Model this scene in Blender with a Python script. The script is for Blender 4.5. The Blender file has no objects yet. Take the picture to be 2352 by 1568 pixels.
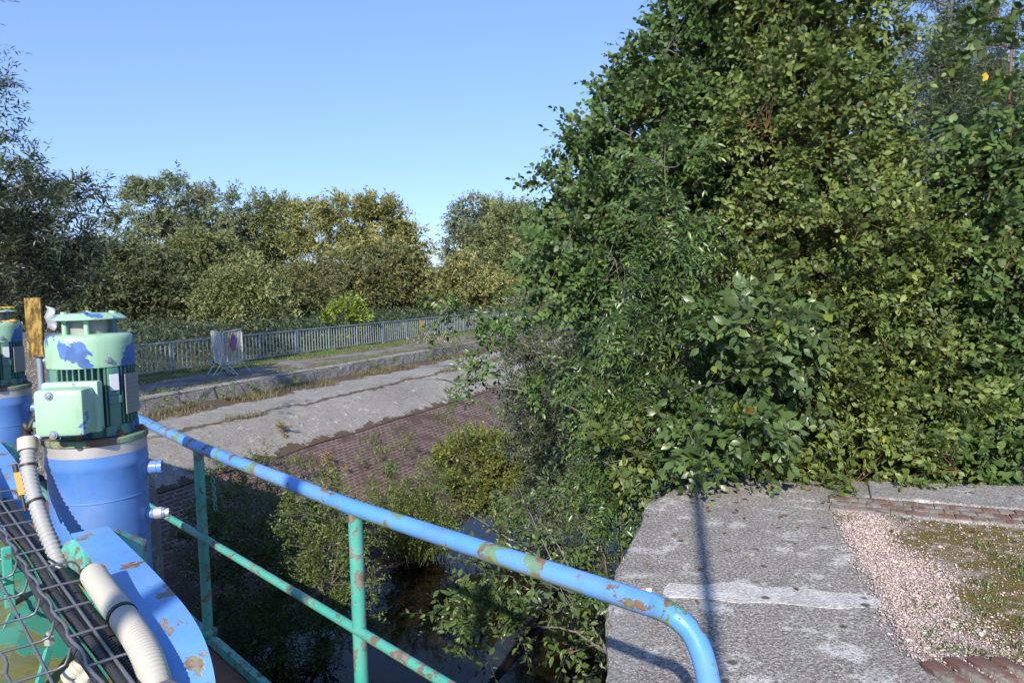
import bpy, math, random
import numpy as np
from mathutils import Vector, Matrix, Euler, noise as mnoise

# ------------------------------------------------------------------ scene, camera, light
scene = bpy.context.scene
COL = scene.collection
R = math.radians
CAM_Z = 1.72
FPX = 1698.7                      # focal length in pixels of a 2352 px wide picture
cam_d = bpy.data.cameras.new('camera')
cam_d.sensor_width = 36.0; cam_d.lens = 26.0
cam_d.clip_start = 0.05; cam_d.clip_end = 9000
cam = bpy.data.objects.new('camera', cam_d); COL.objects.link(cam)
PITCH, ROLL = R(4.34), R(1.25)
CM = Matrix.Translation((0, 0, CAM_Z)) @ (Matrix.Rotation(R(90) - PITCH, 4, 'X') @ Matrix.Rotation(-ROLL, 4, 'Z'))
cam.matrix_world = CM
scene.camera = cam

SUN_EL, SUN_HEAD = R(31), R(12.3)            # light travels along heading 12.3 deg right of +Y
world = bpy.data.worlds.new("World"); scene.world = world; world.use_nodes = True
wn = world.node_tree.nodes; wl = world.node_tree.links
bg = wn['Background']
sky = wn.new('ShaderNodeTexSky'); sky.sky_type = 'NISHITA'; sky.sun_disc = False
sky.sun_elevation = SUN_EL; sky.sun_rotation = R(180) + SUN_HEAD
sky.air_density = 1.0; sky.dust_density = 0.0; sky.ozone_density = 3.2; sky.altitude = 600
tint = wn.new('ShaderNodeMix'); tint.data_type = 'RGBA'; tint.blend_type = 'MULTIPLY'; tint.inputs[0].default_value = 1.0
tint.inputs[7].default_value = (1.16, 1.44, 2.05, 1)            # the camera's daylight white balance
gam = wn.new('ShaderNodeGamma'); gam.inputs[1].default_value = 0.6; wl.new(sky.outputs[0], gam.inputs[0])
wl.new(gam.outputs[0], tint.inputs[6]); wl.new(tint.outputs[2], bg.inputs[0]); bg.inputs[1].default_value = 0.138
sun_d = bpy.data.lights.new('sun', 'SUN'); sun_d.energy = 5.0; sun_d.angle = R(0.5); sun_d.color = (1.0, 0.93, 0.82)
sun = bpy.data.objects.new('sun', sun_d); COL.objects.link(sun)
to_sun = Vector((-math.sin(SUN_HEAD) * math.cos(SUN_EL), -math.cos(SUN_HEAD) * math.cos(SUN_EL), math.sin(SUN_EL)))
sun.rotation_euler = to_sun.to_track_quat('Z', 'Y').to_euler()
vs = scene.view_settings
vs.view_transform = 'Standard'; vs.look = 'None'; vs.exposure = 0.55; vs.gamma = 1.0
scene.cycles.max_bounces = 6; scene.cycles.diffuse_bounces = 3; scene.cycles.glossy_bounces = 3
scene.cycles.transmission_bounces = 3; scene.cycles.transparent_max_bounces = 4

# ------------------------------------------------------------------ layout helpers
def ray(px, py):
    d = CM.to_3x3() @ Vector(((px - 1176) / FPX, -(py - 784) / FPX, -1.0))
    return d
def at(px, py, Y):                     # a point of the place at depth Y
    d = ray(px, py); t = Y / d.y
    return Vector((0, 0, CAM_Z)) + d * t
def P(px, py, z):                      # a point of the place at height z
    d = ray(px, py); t = (z - CAM_Z) / d.z
    return Vector((0, 0, CAM_Z)) + d * t
TX, TY = 0.4226, 0.9063                # the river bank runs along heading 25 deg
BANK_ROT = math.atan2(TY, TX)
def U(u, w, z=0.0):                    # bank coordinates: u along the bank, w across towards the far side
    return Vector((u * TX - w * TY, u * TY + w * TX, z))

# ------------------------------------------------------------------ object helpers
def tag(o, label=None, cat=None, group=None, kind=None):
    if label: o['label'] = label
    if cat: o['category'] = cat
    if group: o['group'] = group
    if kind: o['kind'] = kind
    return o
def empty(name, loc=(0, 0, 0), rz=0.0):
    o = bpy.data.objects.new(name, None); COL.objects.link(o)
    o.location = loc; o.rotation_euler = (0, 0, rz); o.empty_display_size = 0.1
    bpy.context.view_layer.update()
    return o
def link(name, me, mat, parent=None):
    o = bpy.data.objects.new(name, me); COL.objects.link(o)
    if mat is not None: me.materials.append(mat)
    if parent is not None: o.parent = parent
    return o
def world_parent(o, parent):           # built in world coordinates, parented to a placed thing
    o.data.transform(parent.matrix_world.inverted()); o.parent = parent; return o
def children(o): return [c for c in bpy.data.objects if c.parent == o]
def copy_tree(o, parent=None):
    c = o.copy(); COL.objects.link(c)
    if parent is not None: c.parent = parent
    for ch in children(o): copy_tree(ch, c)
    return c

class MB:
    def __init__(s): s.v = []; s.f = []
    def add(s, vs_, fs):
        b = len(s.v); s.v += [tuple(v) for v in vs_]; s.f += [tuple(i + b for i in f) for f in fs]; return s
    def box(s, c, size, rz=0, m=None, bev=0.0):
        x, y, z = (a / 2 for a in size); M = Matrix.Translation(c) @ Matrix.Rotation(rz, 4, 'Z')
        if m is not None: M = m
        if bev:
            import bmesh
            bm = bmesh.new(); bmesh.ops.create_cube(bm, size=1)
            for v in bm.verts: v.co = Vector((v.co.x * size[0], v.co.y * size[1], v.co.z * size[2]))
            bmesh.ops.bevel(bm, geom=bm.edges[:], offset=bev, segments=2, affect='EDGES', profile=.5)
            bm.verts.index_update()
            s.add([M @ v.co for v in bm.verts], [[v.index for v in f.verts] for f in bm.faces]); bm.free(); return s
        vv = [M @ Vector((a * x, b * y, d * z)) for a in (-1, 1) for b in (-1, 1) for d in (-1, 1)]
        return s.add(vv, [(0, 1, 3, 2), (4, 6, 7, 5), (0, 4, 5, 1), (2, 3, 7, 6), (0, 2, 6, 4), (1, 5, 7, 3)])
    def tube(s, pts, r, n=10, cap=True, closed=False):
        pts = [Vector(p) for p in pts]; K = len(pts)
        rr = r if isinstance(r, (list, tuple)) else [r] * K
        tan = []
        for i in range(K):
            if closed: t = pts[(i + 1) % K] - pts[i - 1]
            else: t = pts[min(i + 1, K - 1)] - pts[max(i - 1, 0)]
            tan.append(t.normalized())
        a = tan[0].cross(Vector((0, 0, 1)))
        if a.length < .1: a = tan[0].cross(Vector((1, 0, 0)))
        a.normalize(); vv = []
        for i in range(K):
            a = (a - tan[i] * a.dot(tan[i])).normalized(); b = tan[i].cross(a)
            for j in range(n):
                q = 2 * math.pi * j / n
                vv.append(pts[i] + (a * math.cos(q) + b * math.sin(q)) * rr[i])
        ff = []
        for i in range(K if closed else K - 1):
            for j in range(n):
                k = (i + 1) % K
                ff.append((i * n + j, i * n + (j + 1) % n, k * n + (j + 1) % n, k * n + j))
        if cap and not closed: ff += [tuple(range(n))[::-1], tuple((K - 1) * n + j for j in range(n))]
        return s.add(vv, ff)
    def lathe(s, prof, c=(0, 0, 0), n=40, m=None):
        M = Matrix.Translation(c) if m is None else m
        vv = [M @ Vector((r * math.cos(2 * math.pi * j / n), r * math.sin(2 * math.pi * j / n), z)) for r, z in prof for j in range(n)]
        ff = [(i * n + j, i * n + (j + 1) % n, (i + 1) * n + (j + 1) % n, (i + 1) * n + j) for i in range(len(prof) - 1) for j in range(n)]
        ff += [tuple(range(n))[::-1], tuple((len(prof) - 1) * n + j for j in range(n))]
        return s.add(vv, ff)
    def prism(s, poly, z0, z1):
        n = len(poly)
        vv = [(p[0], p[1], z0) for p in poly] + [(p[0], p[1], z1) for p in poly]
        return s.add(vv, [tuple(range(n))[::-1], tuple(range(n, 2 * n))] + [(i, (i + 1) % n, n + (i + 1) % n, n + i) for i in range(n)])
    def build(s, name, mat, parent=None, smooth=None, bevel=0):
        me = bpy.data.meshes.new(name); me.from_pydata(s.v, [], s.f); me.update()
        o = link(name, me, mat, parent)
        if smooth is not None:
            me.shade_smooth()
            try: me.set_sharp_from_angle(angle=R(smooth))
            except Exception: pass
        if bevel:
            b = o.modifiers.new('bevel', 'BEVEL'); b.width = bevel; b.segments = 2; b.limit_method = 'ANGLE'
        return o

def np_mesh(name, V, faces, mat, parent=None, tint=None, smooth=False):
    """faces: list of int arrays, each (n, k)"""
    me = bpy.data.meshes.new(name)
    V = np.asarray(V, np.float32); me.vertices.add(len(V)); me.vertices.foreach_set('co', V.ravel())
    loops = np.concatenate([f.ravel() for f in faces]).astype(np.int32)
    sizes = np.concatenate([np.full(len(f), f.shape[1], np.int32) for f in faces])
    starts = np.concatenate([[0], np.cumsum(sizes)[:-1]]).astype(np.int32)
    me.loops.add(len(loops)); me.loops.foreach_set('vertex_index', loops)
    me.polygons.add(len(sizes)); me.polygons.foreach_set('loop_start', starts)
    if smooth: me.polygons.foreach_set('use_smooth', np.ones(len(sizes), bool))
    me.update(calc_edges=True)
    if tint is not None:
        a = me.attributes.new('tint', 'FLOAT', 'POINT'); a.data.foreach_set('value', np.asarray(tint, np.float32))
    return link(name, me, mat, parent)

# ------------------------------------------------------------------ material helpers
class G:
    def __init__(s, name):
        s.m = bpy.data.materials.new(name); s.m.use_nodes = True; s.nt = s.m.node_tree
        s.b = s.nt.nodes['Principled BSDF']; s.tc = None
    def put(s, sock, v):
        if isinstance(v, bpy.types.NodeSocket): s.nt.links.new(v, sock)
        elif isinstance(v, tuple) and len(v) == 3 and sock.type == 'RGBA': sock.default_value = (*v, 1)
        else: sock.default_value = v
    def coord(s, kind='Object'):
        if s.tc is None: s.tc = s.nt.nodes.new('ShaderNodeTexCoord')
        return s.tc.outputs[kind]
    def mapv(s, scale=(1, 1, 1), rot=(0, 0, 0), loc=(0, 0, 0), vec=None):
        n = s.nt.nodes.new('ShaderNodeMapping'); s.nt.links.new(vec or s.coord(), n.inputs[0])
        n.inputs['Scale'].default_value = scale; n.inputs['Rotation'].default_value = rot; n.inputs['Location'].default_value = loc
        return n.outputs[0]
    def noise(s, scale, detail=4, rough=.55, vec=None, dist=0.0, col=False):
        n = s.nt.nodes.new('ShaderNodeTexNoise'); s.nt.links.new(vec or s.coord(), n.inputs['Vector'])
        n.inputs['Scale'].default_value = scale; n.inputs['Detail'].default_value = detail
        n.inputs['Roughness'].default_value = rough; n.inputs['Distortion'].default_value = dist
        return n.outputs[1 if col else 0]
    def voro(s, scale, vec=None, out=0, feature='F1', rnd=1.0):
        n = s.nt.nodes.new('ShaderNodeTexVoronoi'); s.nt.links.new(vec or s.coord(), n.inputs['Vector'])
        n.feature = feature; n.inputs['Scale'].default_value = scale; n.inputs['Randomness'].default_value = rnd
        return n.outputs[out]
    def ramp(s, f, stops, interp='LINEAR'):
        n = s.nt.nodes.new('ShaderNodeValToRGB'); s.nt.links.new(f, n.inputs[0]); cr = n.color_ramp; cr.interpolation = interp
        while len(cr.elements) < len(stops): cr.elements.new(0.5)
        for e, (p, c) in zip(cr.elements, stops):
            e.position = p; e.color = (c, c, c, 1) if isinstance(c, (int, float)) else (*c, 1)
        return n.outputs[0]
    def mix(s, f, a, b):
        n = s.nt.nodes.new('ShaderNodeMix'); n.data_type = 'RGBA'
        s.put(n.inputs[0], f); s.put(n.inputs[6], a); s.put(n.inputs[7], b); return n.outputs[2]
    def math(s, op, a, b=0.0, c=None):
        n = s.nt.nodes.new('ShaderNodeMath'); n.operation = op; s.put(n.inputs[0], a); s.put(n.inputs[1], b)
        if c is not None: s.put(n.inputs[2], c)
        return n.outputs[0]
    def xyz(s, v, i):
        n = s.nt.nodes.new('ShaderNodeSeparateXYZ'); s.nt.links.new(v, n.inputs[0]); return n.outputs[i]
    def attr(s, name):
        n = s.nt.nodes.new('ShaderNodeAttribute'); n.attribute_name = name; return n.outputs['Fac']
    def normal_z(s):
        n = s.nt.nodes.new('ShaderNodeNewGeometry'); return s.xyz(n.outputs['Normal'], 2)
    def bump(s, h, strength=.5, dist=.01, nrm=None):
        n = s.nt.nodes.new('ShaderNodeBump'); s.nt.links.new(h, n.inputs['Height'])
        n.inputs['Strength'].default_value = strength; n.inputs['Distance'].default_value = dist
        if nrm is not None: s.nt.links.new(nrm, n.inputs['Normal'])
        s.nt.links.new(n.outputs[0], s.b.inputs['Normal']); return n.outputs[0]
    def out(s, color=None, rough=None, metal=None, spec=None):
        for k, v in (('Base Color', color), ('Roughness', rough), ('Metallic', metal), ('Specular IOR Level', spec)):
            if v is not None: s.put(s.b.inputs[k], v)
        return s.m

def plain(name, col, rough=.6, metal=0., var=.15, scale=6.):
    g = G(name); n = g.noise(scale, 5)
    c = g.mix(n, tuple(x * (1 - var) for x in col), tuple(min(1, x * (1 + var)) for x in col))
    return g.out(c, rough, metal)

def peel(name, top, under, rust, t1=.6, t2=.68, scale=7., rough=.4, algae=False, third=None):
    """old paint: a top coat flaking to the coat below and to rust"""
    g = G(name)
    n = g.noise(scale, 6, .6, dist=.4); n2 = g.noise(scale * 1.9, 5, .6, vec=g.mapv(loc=(3.1, 5.7, 1.3)))
    m1 = g.ramp(n, [(t1, 0.), (t1 + .012, 1.)]); m2 = g.ramp(n2, [(t2, 0.), (t2 + .02, 1.)])
    var = g.noise(2.5, 3); fine = g.noise(70, 3)
    topc = g.mix(var, tuple(x * .88 for x in top), tuple(min(1, x * 1.1) for x in top))
    rc = g.mix(g.noise(45, 4), rust, tuple(x * .45 for x in rust))
    c = g.mix(m1, topc, g.mix(g.ramp(g.noise(scale * 1.3, 4, vec=g.mapv(loc=(7, 2, 9))), [(.48, 0.), (.53, 1.)]), under, rc))
    c = g.mix(g.math('MULTIPLY', m2, m1 if third is None else 1.0), c, rc if third is None else third)
    dirt = g.ramp(g.noise(5, 6, .65, vec=g.mapv(loc=(1, 8, 2))), [(.5, 0.), (.75, .5)])
    c = g.mix(dirt, c, g.mix(.5, c, (.12, .11, .08)))
    speck = g.ramp(g.noise(60, 2, vec=g.mapv(loc=(4, 4, 1))), [(.70, 0.), (.74, 1.)])
    c = g.mix(g.math('MULTIPLY', speck, .7), c, (.16, .09, .05))
    drip = g.ramp(g.noise(1, 5, .7, vec=g.mapv(scale=(16, 16, 1.4))), [(.52, 0.), (.70, .55)])
    c = g.mix(drip, c, g.mix(.45, c, (.10, .085, .06)))
    fade = g.ramp(g.noise(3.2, 4, .6, vec=g.mapv(loc=(6, 1, 4))), [(.42, 0.), (.68, .2)])
    c = g.mix(fade, c, (.42, .45, .46))
    if algae:
        a = g.math('MULTIPLY', g.ramp(g.math('MULTIPLY', g.normal_z(), -1.), [(.15, 0.), (.6, 1.)]), g.ramp(g.noise(12, 5), [(.35, 0.), (.6, 1.)]))
        c = g.mix(a, c, (.20, .22, .06))
    g.bump(g.math('SUBTRACT', g.math('MULTIPLY', fine, .15), m1), .5, .003)
    return g.out(c, g.ramp(m1, [(0, rough), (1, .8)]))

M = {}
M['rail_blue'] = peel('rail_blue', (.085, .275, .68), (.10, .22, .12), (.22, .10, .05), .555, .60, 10., algae=True)
M['teal'] = peel('teal', (.035, .33, .25), (.16, .15, .12), (.16, .11, .07), .54, .60, 16., rough=.5, algae=True)
M['barrel'] = peel('barrel_blue', (.062, .185, .50), (.06, .12, .30), (.2, .12, .07), .63, .66, 4., rough=.34)
M['arm_blue'] = peel('arm_blue', (.115, .305, .68), (.22, .19, .14), (.22, .12, .07), .60, .7, 7.5, rough=.35)
M['mint'] = peel('mint', (.31, .53, .36), (.055, .16, .48), (.055, .16, .48), .545, .66, 8.5, rough=.42)
M['mint_box'] = peel('mint_box', (.32, .54, .37), (.055, .16, .48), (.055, .16, .48), .585, .72, 10., rough=.42)
M['body_green'] = peel('body_green', (.055, .19, .13), (.045, .13, .38), (.05, .10, .24), .53, .66, 12., rough=.45)
M['cast_green'] = peel('cast_green', (.03, .24, .16), (.15, .15, .025), (.16, .17, .04), .50, .58, 6., rough=.5)
M['flange'] = peel('flange', (.12, .22, .10), (.15, .08, .05), (.16, .08, .04), .5, .56, 10., rough=.6)
M['alu'] = plain('aluminium', (.55, .52, .50), .45, .55, .25, 12)
M['galv'] = plain('galvanised', (.25, .29, .35), .5, .4, .25, 9)
M['galv_white'] = plain('galvanised_pale', (.34, .365, .40), .5, .3, .15, 9)
M['barrier'] = plain('barrier_steel', (.56, .56, .55), .5, .2, .25, 9)
M['steel'] = plain('wire_steel', (.20, .21, .23), .45, .6, .2, 20)
M['rust'] = plain('rusty_steel', (.17, .075, .04), .85, 0, .4, 20)
M['black'] = plain('black_rubber', (.018, .018, .018), .5)
M['hose_dark'] = plain('dark_hose', (.035, .033, .036), .28)
M['hose_white'] = plain('white_hose', (.43, .405, .345), .5, 0, .08, 14)
M['hose_grey'] = plain('grey_hose', (.33, .33, .325), .5, 0, .1, 20)
M['grey_plate'] = plain('grey_plate', (.29, .29, .28), .5, .2, .15, 8)
M['white_chip'] = plain('white_chip', (.70, .70, .70), .5, 0, .1, 8)
M['yellow'] = plain('yellow_tag', (.62, .36, .08), .5)
M['orange'] = plain('orange_plate', (.62, .17, .09), .6, 0, .25, 30)
M['red'] = plain('red_paint', (.55, .04, .03), .45)
M['sign_blue'] = plain('sign_blue', (.03, .06, .42), .4)
M['bark'] = plain('bark', (.12, .095, .07), .85, 0, .45, 18)
M['bark_red'] = plain('reddish_bark', (.19, .085, .045), .7, 0, .35, 18)
M['bark_grey'] = plain('grey_bark', (.14, .13, .11), .85, 0, .4, 14)
M['timber'] = plain('wet_timber', (.020, .017, .014), .25, 0, .6, 8)

def leaf(name, stops, rough=.42, trans=.22, spec=.5):
    g = G(name); t = g.attr('tint'); c = g.ramp(t, stops)
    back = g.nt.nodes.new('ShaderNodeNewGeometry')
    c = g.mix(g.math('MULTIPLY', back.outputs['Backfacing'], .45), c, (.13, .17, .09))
    g.out(c, rough, 0, spec)
    tr = g.nt.nodes.new('ShaderNodeBsdfTranslucent'); g.put(tr.inputs[0], g.mix(.5, c, (.16, .24, .02)))
    mx = g.nt.nodes.new('ShaderNodeMixShader'); mx.inputs[0].default_value = trans
    g.nt.links.new(g.b.outputs[0], mx.inputs[1]); g.nt.links.new(tr.outputs[0], mx.inputs[2])
    g.nt.links.new(mx.outputs[0], g.nt.nodes['Material Output'].inputs[0])
    return g.m
YL = (.45, .30, .02)
M['lf_alder'] = leaf('alder_leaf', [(0, (.03, .066, .016)), (.5, (.075, .14, .034)), (.93, (.15, .22, .06)), (.985, (.10, .17, .03)), (.992, YL)], .5, .24, .4)
M['lf_birch'] = leaf('birch_leaf', [(0, (.045, .08, .016)), (.5, (.12, .175, .036)), (.92, (.22, .28, .075)), (.985, (.13, .19, .04)), (.99, YL)], .47, .24, .4)
M['lf_big'] = leaf('sallow_leaf', [(0, (.04, .075, .02)), (.5, (.075, .125, .035)), (.93, (.12, .18, .05)), (.97, (.16, .22, .03)), (.985, (.28, .12, .04))], .38)
M['lf_ash'] = leaf('ash_leaf', [(0, (.035, .075, .018)), (.5, (.075, .14, .034)), (.95, (.14, .21, .05)), (.99, (.2, .25, .05))], .36)
M['lf_willow'] = leaf('willow_leaf', [(0, (.04, .06, .03)), (.5, (.085, .115, .055)), (.95, (.16, .19, .11)), (1, (.16, .17, .10))], .45)
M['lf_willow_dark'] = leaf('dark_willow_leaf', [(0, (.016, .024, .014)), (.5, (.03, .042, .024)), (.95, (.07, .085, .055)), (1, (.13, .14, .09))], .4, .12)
M['lf_far_grey'] = leaf('far_grey_leaf', [(0, (.08, .10, .05)), (.5, (.17, .20, .11)), (1, (.31, .34, .22))], .6, .2, .3)
M['lf_far_yellow'] = leaf('far_yellow_leaf', [(0, (.11, .115, .032)), (.5, (.26, .255, .08)), (1, (.48, .44, .18))], .6, .22, .3)
M['lf_far_mid'] = leaf('far_mid_leaf', [(0, (.075, .095, .03)), (.5, (.165, .19, .065)), (1, (.30, .31, .13))], .6, .2, .3)
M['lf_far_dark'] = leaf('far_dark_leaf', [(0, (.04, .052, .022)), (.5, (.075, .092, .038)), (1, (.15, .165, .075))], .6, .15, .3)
M['lf_brown'] = leaf('brownish_leaf', [(0, (.06, .065, .022)), (.5, (.14, .14, .05)), (1, (.25, .23, .09))], .6, .2, .3)
M['lf_lime'] = leaf('lime_leaf', [(0, (.12, .19, .02)), (.5, (.22, .30, .03)), (1, (.36, .42, .06))], .45, .3)
M['lf_yellowish'] = leaf('yellowish_leaf', [(0, (.06, .085, .015)), (.5, (.13, .16, .025)), (.9, (.24, .25, .04)), (1, (.30, .20, .06))], .5, .28)
M['lf_weed'] = leaf('weed_leaf', [(0, (.05, .08, .018)), (.5, (.10, .15, .03)), (1, (.20, .25, .05))], .5, .28)
M['lf_nettle'] = leaf('nettle_leaf', [(0, (.018, .03, .012)), (.5, (.035, .055, .022)), (1, (.08, .10, .05))], .55, .15)
M['grass'] = leaf('grass_blade', [(0, (.07, .10, .02)), (.5, (.13, .18, .03)), (1, (.25, .27, .06))], .55, .3)
M['dry_grass'] = leaf('dry_grass_blade', [(0, (.16, .11, .045)), (.5, (.28, .20, .09)), (.8, (.35, .27, .13)), (1, (.16, .18, .04))], .6, .3)
M['flower'] = leaf('pink_flower', [(0, (.30, .20, .19)), (.5, (.45, .33, .32)), (1, (.55, .45, .42))], .7, .3)

def concrete(name, base=(.23, .215, .205), speck=.5, white=.5, moss=.3, gr=.5, gs=60):
    g = G(name)
    big = g.noise(.9, 5, .6); mid = g.noise(7, 5, .65); fine = g.noise(55, 4, .7)
    c = g.ramp(mid, [(.25, tuple(x * .62 for x in base)), (.5, base), (.75, tuple(x * 1.35 for x in base))])
    c = g.mix(g.ramp(big, [(.35, 0.), (.7, .55)]), c, tuple(x * .62 for x in base))
    c = g.mix(g.ramp(fine, [(.3, .55), (.55, 0.)]), c, tuple(x * .32 for x in base))
    grit = g.noise(gs, 6, .8, vec=g.mapv(loc=(2, 6, 4)))
    c = g.mix(g.ramp(grit, [(.40, gr), (.49, 0.)]), c, tuple(x * .28 for x in base))
    c = g.mix(g.ramp(grit, [(.515, 0.), (.60, gr)]), c, tuple(min(.7, x * 2.1) for x in base))
    v = g.voro(62); vc = g.voro(62, out=1)
    pick = g.ramp(g.xyz(vc, 0), [(.70 - .3 * speck, 0.), (.72 - .3 * speck, 1.)])
    stone = g.math('MULTIPLY', g.ramp(v, [(.28, 1.), (.42, 0.)]), pick)
    sc = g.ramp(g.xyz(vc, 1), [(0, (.48, .46, .43)), (.5, (.30, .28, .26)), (.8, (.42, .31, .28)), (1, (.62, .60, .57))])
    c = g.mix(g.math('MULTIPLY', stone, .9), c, sc)
    lich = g.ramp(g.noise(3.6, 8, .75, vec=g.mapv(loc=(5, 1, 3))), [(.60 - .06 * white, 0.), (.66 - .06 * white, 1.)])
    lich = g.math('MULTIPLY', lich, g.ramp(fine, [(.38, 0.), (.5, 1.)]))
    c = g.mix(g.math('MULTIPLY', lich, .75), c, (.60, .59, .56))
    dk = g.ramp(g.voro(5.5, vec=g.mapv(loc=(.3, .7, .1))), [(.10, 1.), (.16, 0.)])
    dk = g.math('MULTIPLY', dk, g.ramp(g.noise(1.4, 2), [(.44, 0.), (.5, 1.)]))
    c = g.mix(g.math('MULTIPLY', dk, .9), c, (.05, .04, .032))
    if moss:
        ms = g.ramp(g.noise(2.1, 7, .7, vec=g.mapv(loc=(9, 4, 2))), [(.66 - .1 * moss, 0.), (.74 - .1 * moss, 1.)])
        c = g.mix(g.math('MULTIPLY', ms, .6), c, (.11, .10, .035))
    h = g.math('ADD', g.math('MULTIPLY', fine, .8), g.math('ADD', g.math('MULTIPLY', mid, .6), g.math('MULTIPLY', stone, .5)))
    g.bump(h, .8, .012)
    return g, c

g, c = concrete('pier_concrete', (.262, .242, .218), .8, 1.0, .4, .95, 56)
st = g.ramp(g.noise(1.5, 6, .68, vec=g.mapv(loc=(3, 9, 5))), [(.46, 0.), (.64, .45)]); c = g.mix(st, c, g.mix(.6, c, (.07, .062, .055)))
ms = g.ramp(g.noise(3.5, 7, .75, vec=g.mapv(loc=(1, 2, 7))), [(.60, 0.), (.68, .7)]); c = g.mix(ms, c, g.mix(g.noise(60, 3), (.05, .043, .03), (.14, .115, .07)))
M['pier'] = g.out(c, .9)
g, c = concrete('dark_concrete', (.10, .095, .09), .3, .2, .5); M['dark_conc'] = g.out(c, .9)
g, c = concrete('wall_concrete', (.25, .24, .22), .3, .5, .6, .5, 20)
crk = g.ramp(g.voro(1.1, feature='DISTANCE_TO_EDGE', vec=g.mapv(scale=(1, 1, .3))), [(.006, 1.), (.014, 0.)])
c = g.mix(g.math('MULTIPLY', crk, .8), c, (.03, .028, .024)); M['wall'] = g.out(c, .9)
g, c = concrete('repair_mortar', (.58, .56, .53), .2, .5, 0); M['repair'] = g.out(c, .9)
g, c = concrete('coping_concrete', (.27, .255, .24), .5, .7, .5); M['coping'] = g.out(c, .9)

# concrete bank: white aggregate, soil strip along the wall (object x along, y across)
g, c = concrete('bank_concrete', (.30, .28, .25), .5, .45, .25, .3, 30)
yy = g.xyz(g.coord(), 1); wob = g.math('MULTIPLY', g.math('SUBTRACT', g.noise(1.1, 6, .65), .5), 1.5)
soilm = g.ramp(g.math('ADD', yy, wob), [(0, 0.), (1, 1.)])
s1 = g.math('GREATER_THAN', g.math('ADD', yy, wob), 14.95)
crackm = g.ramp(g.math('ABSOLUTE', g.math('SUBTRACT', g.math('ADD', yy, g.math('MULTIPLY', g.math('SUBTRACT', g.noise(.8, 5, .7), .5), .8)), 13.35)), [(.045, 1.), (.085, 0.)])
crackm = g.math('MULTIPLY', crackm, g.ramp(g.noise(.6, 3, vec=g.mapv(loc=(2, 2, 2))), [(.32, 0.), (.42, 1.)]))
soilc = g.mix(g.noise(9, 6, .7), (.045, .028, .018), (.13, .09, .055))
s2 = g.math('LESS_THAN', g.math('ADD', yy, g.math('MULTIPLY', g.math('SUBTRACT', g.noise(2.2, 7, .72, vec=g.mapv(loc=(4, 4, 8))), .5), 1.1)), 11.98)
stn = g.ramp(g.noise(.7, 6, .65, vec=g.mapv(scale=(1, .35, 1), loc=(5, 5, 1))), [(.44, 0.), (.66, .55)]); c = g.mix(stn, c, g.mix(.5, c, (.10, .09, .075)))
c = g.mix(g.math('MAXIMUM', s2, g.math('MAXIMUM', s1, crackm)), c, soilc); M['bank_conc'] = g.out(c, .92)

g = G('brick_paving')
bt = g.nt.nodes.new('ShaderNodeTexBrick'); g.nt.links.new(g.mapv(scale=(1, 1.1, 1)), bt.inputs['Vector'])
wv = g.mapv(scale=(1, 1.1, 1)); dn = g.noise(1.6, 3, col=True)
addn = g.nt.nodes.new('ShaderNodeVectorMath'); addn.operation = 'MULTIPLY_ADD'
g.nt.links.new(dn, addn.inputs[0]); addn.inputs[1].default_value = (.06, .06, 0); g.nt.links.new(wv, addn.inputs[2])
g.nt.links.new(addn.outputs[0], bt.inputs['Vector'])
bt.inputs['Scale'].default_value = 1.0; bt.inputs['Brick Width'].default_value = .21; bt.inputs['Row Height'].default_value = .105
bt.inputs['Mortar Size'].default_value = .009; bt.inputs['Mortar Smooth'].default_value = .3; bt.inputs['Bias'].default_value = -.1
bt.inputs['Color1'].default_value = (.088, .047, .040, 1); bt.inputs['Color2'].default_value = (.122, .072, .060, 1); bt.inputs['Mortar'].default_value = (.28, .235, .215, 1)
soil2 = g.mix(g.noise(14, 6, .7), (.045, .028, .022), (.11, .062, .048))
c = g.mix(g.ramp(g.noise(1.5, 7, .72), [(.49, 0.), (.60, .95)]), bt.outputs['Color'], soil2)
vv = g.voro(9); c = g.mix(g.math('MULTIPLY', g.ramp(vv, [(.09, 1.), (.13, 0.)]), g.ramp(g.noise(1.2, 3), [(.45, 0.), (.6, .8)])), c, (.48, .45, .42))
c = g.mix(g.ramp(g.noise(.8, 6, .7, vec=g.mapv(loc=(3, 3, 3))), [(.56, 0.), (.66, .5)]), c, (.05, .055, .02))
g.bump(g.math('SUBTRACT', g.math('MULTIPLY', g.noise(30, 5), .5), bt.outputs['Fac']), .6, .02)
M['brick'] = g.out(c, .9)

g = G('path_asphalt')
n1 = g.noise(1.1, 7, .7); n2 = g.noise(40, 4, .7)
c = g.mix(n2, (.10, .097, .092), (.27, .255, .24))
c = g.mix(g.ramp(n1, [(.46, 0.), (.56, 1.)]), c, g.mix(g.noise(12, 5), (.07, .05, .032), (.16, .12, .075)))
py = g.math('ADD', g.xyz(g.coord(), 1), g.math('MULTIPLY', g.math('SUBTRACT', g.noise(1.3, 6, .7), .5), 2.6))
c = g.mix(g.ramp(g.math('SUBTRACT', py, 18.2), [(.3, 0.), (.9, 1.)]), c, g.mix(g.noise(15, 5), (.055, .07, .018), (.14, .145, .04)))
c = g.mix(g.ramp(g.math('SUBTRACT', 17.0, py), [(.2, 0.), (.6, .9)]), c, g.mix(g.noise(15, 5), (.07, .075, .02), (.16, .13, .06)))
g.bump(n2, .5, .01); M['path'] = g.out(c, .95)

g = G('earth_grass'); n = g.noise(.35, 8, .7)
c = g.ramp(n, [(.3, (.045, .05, .018)), (.5, (.07, .085, .025)), (.7, (.11, .11, .04))])
g.bump(g.noise(6, 6, .7), .8, .1); M['earth'] = g.out(c, .95)

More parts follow.
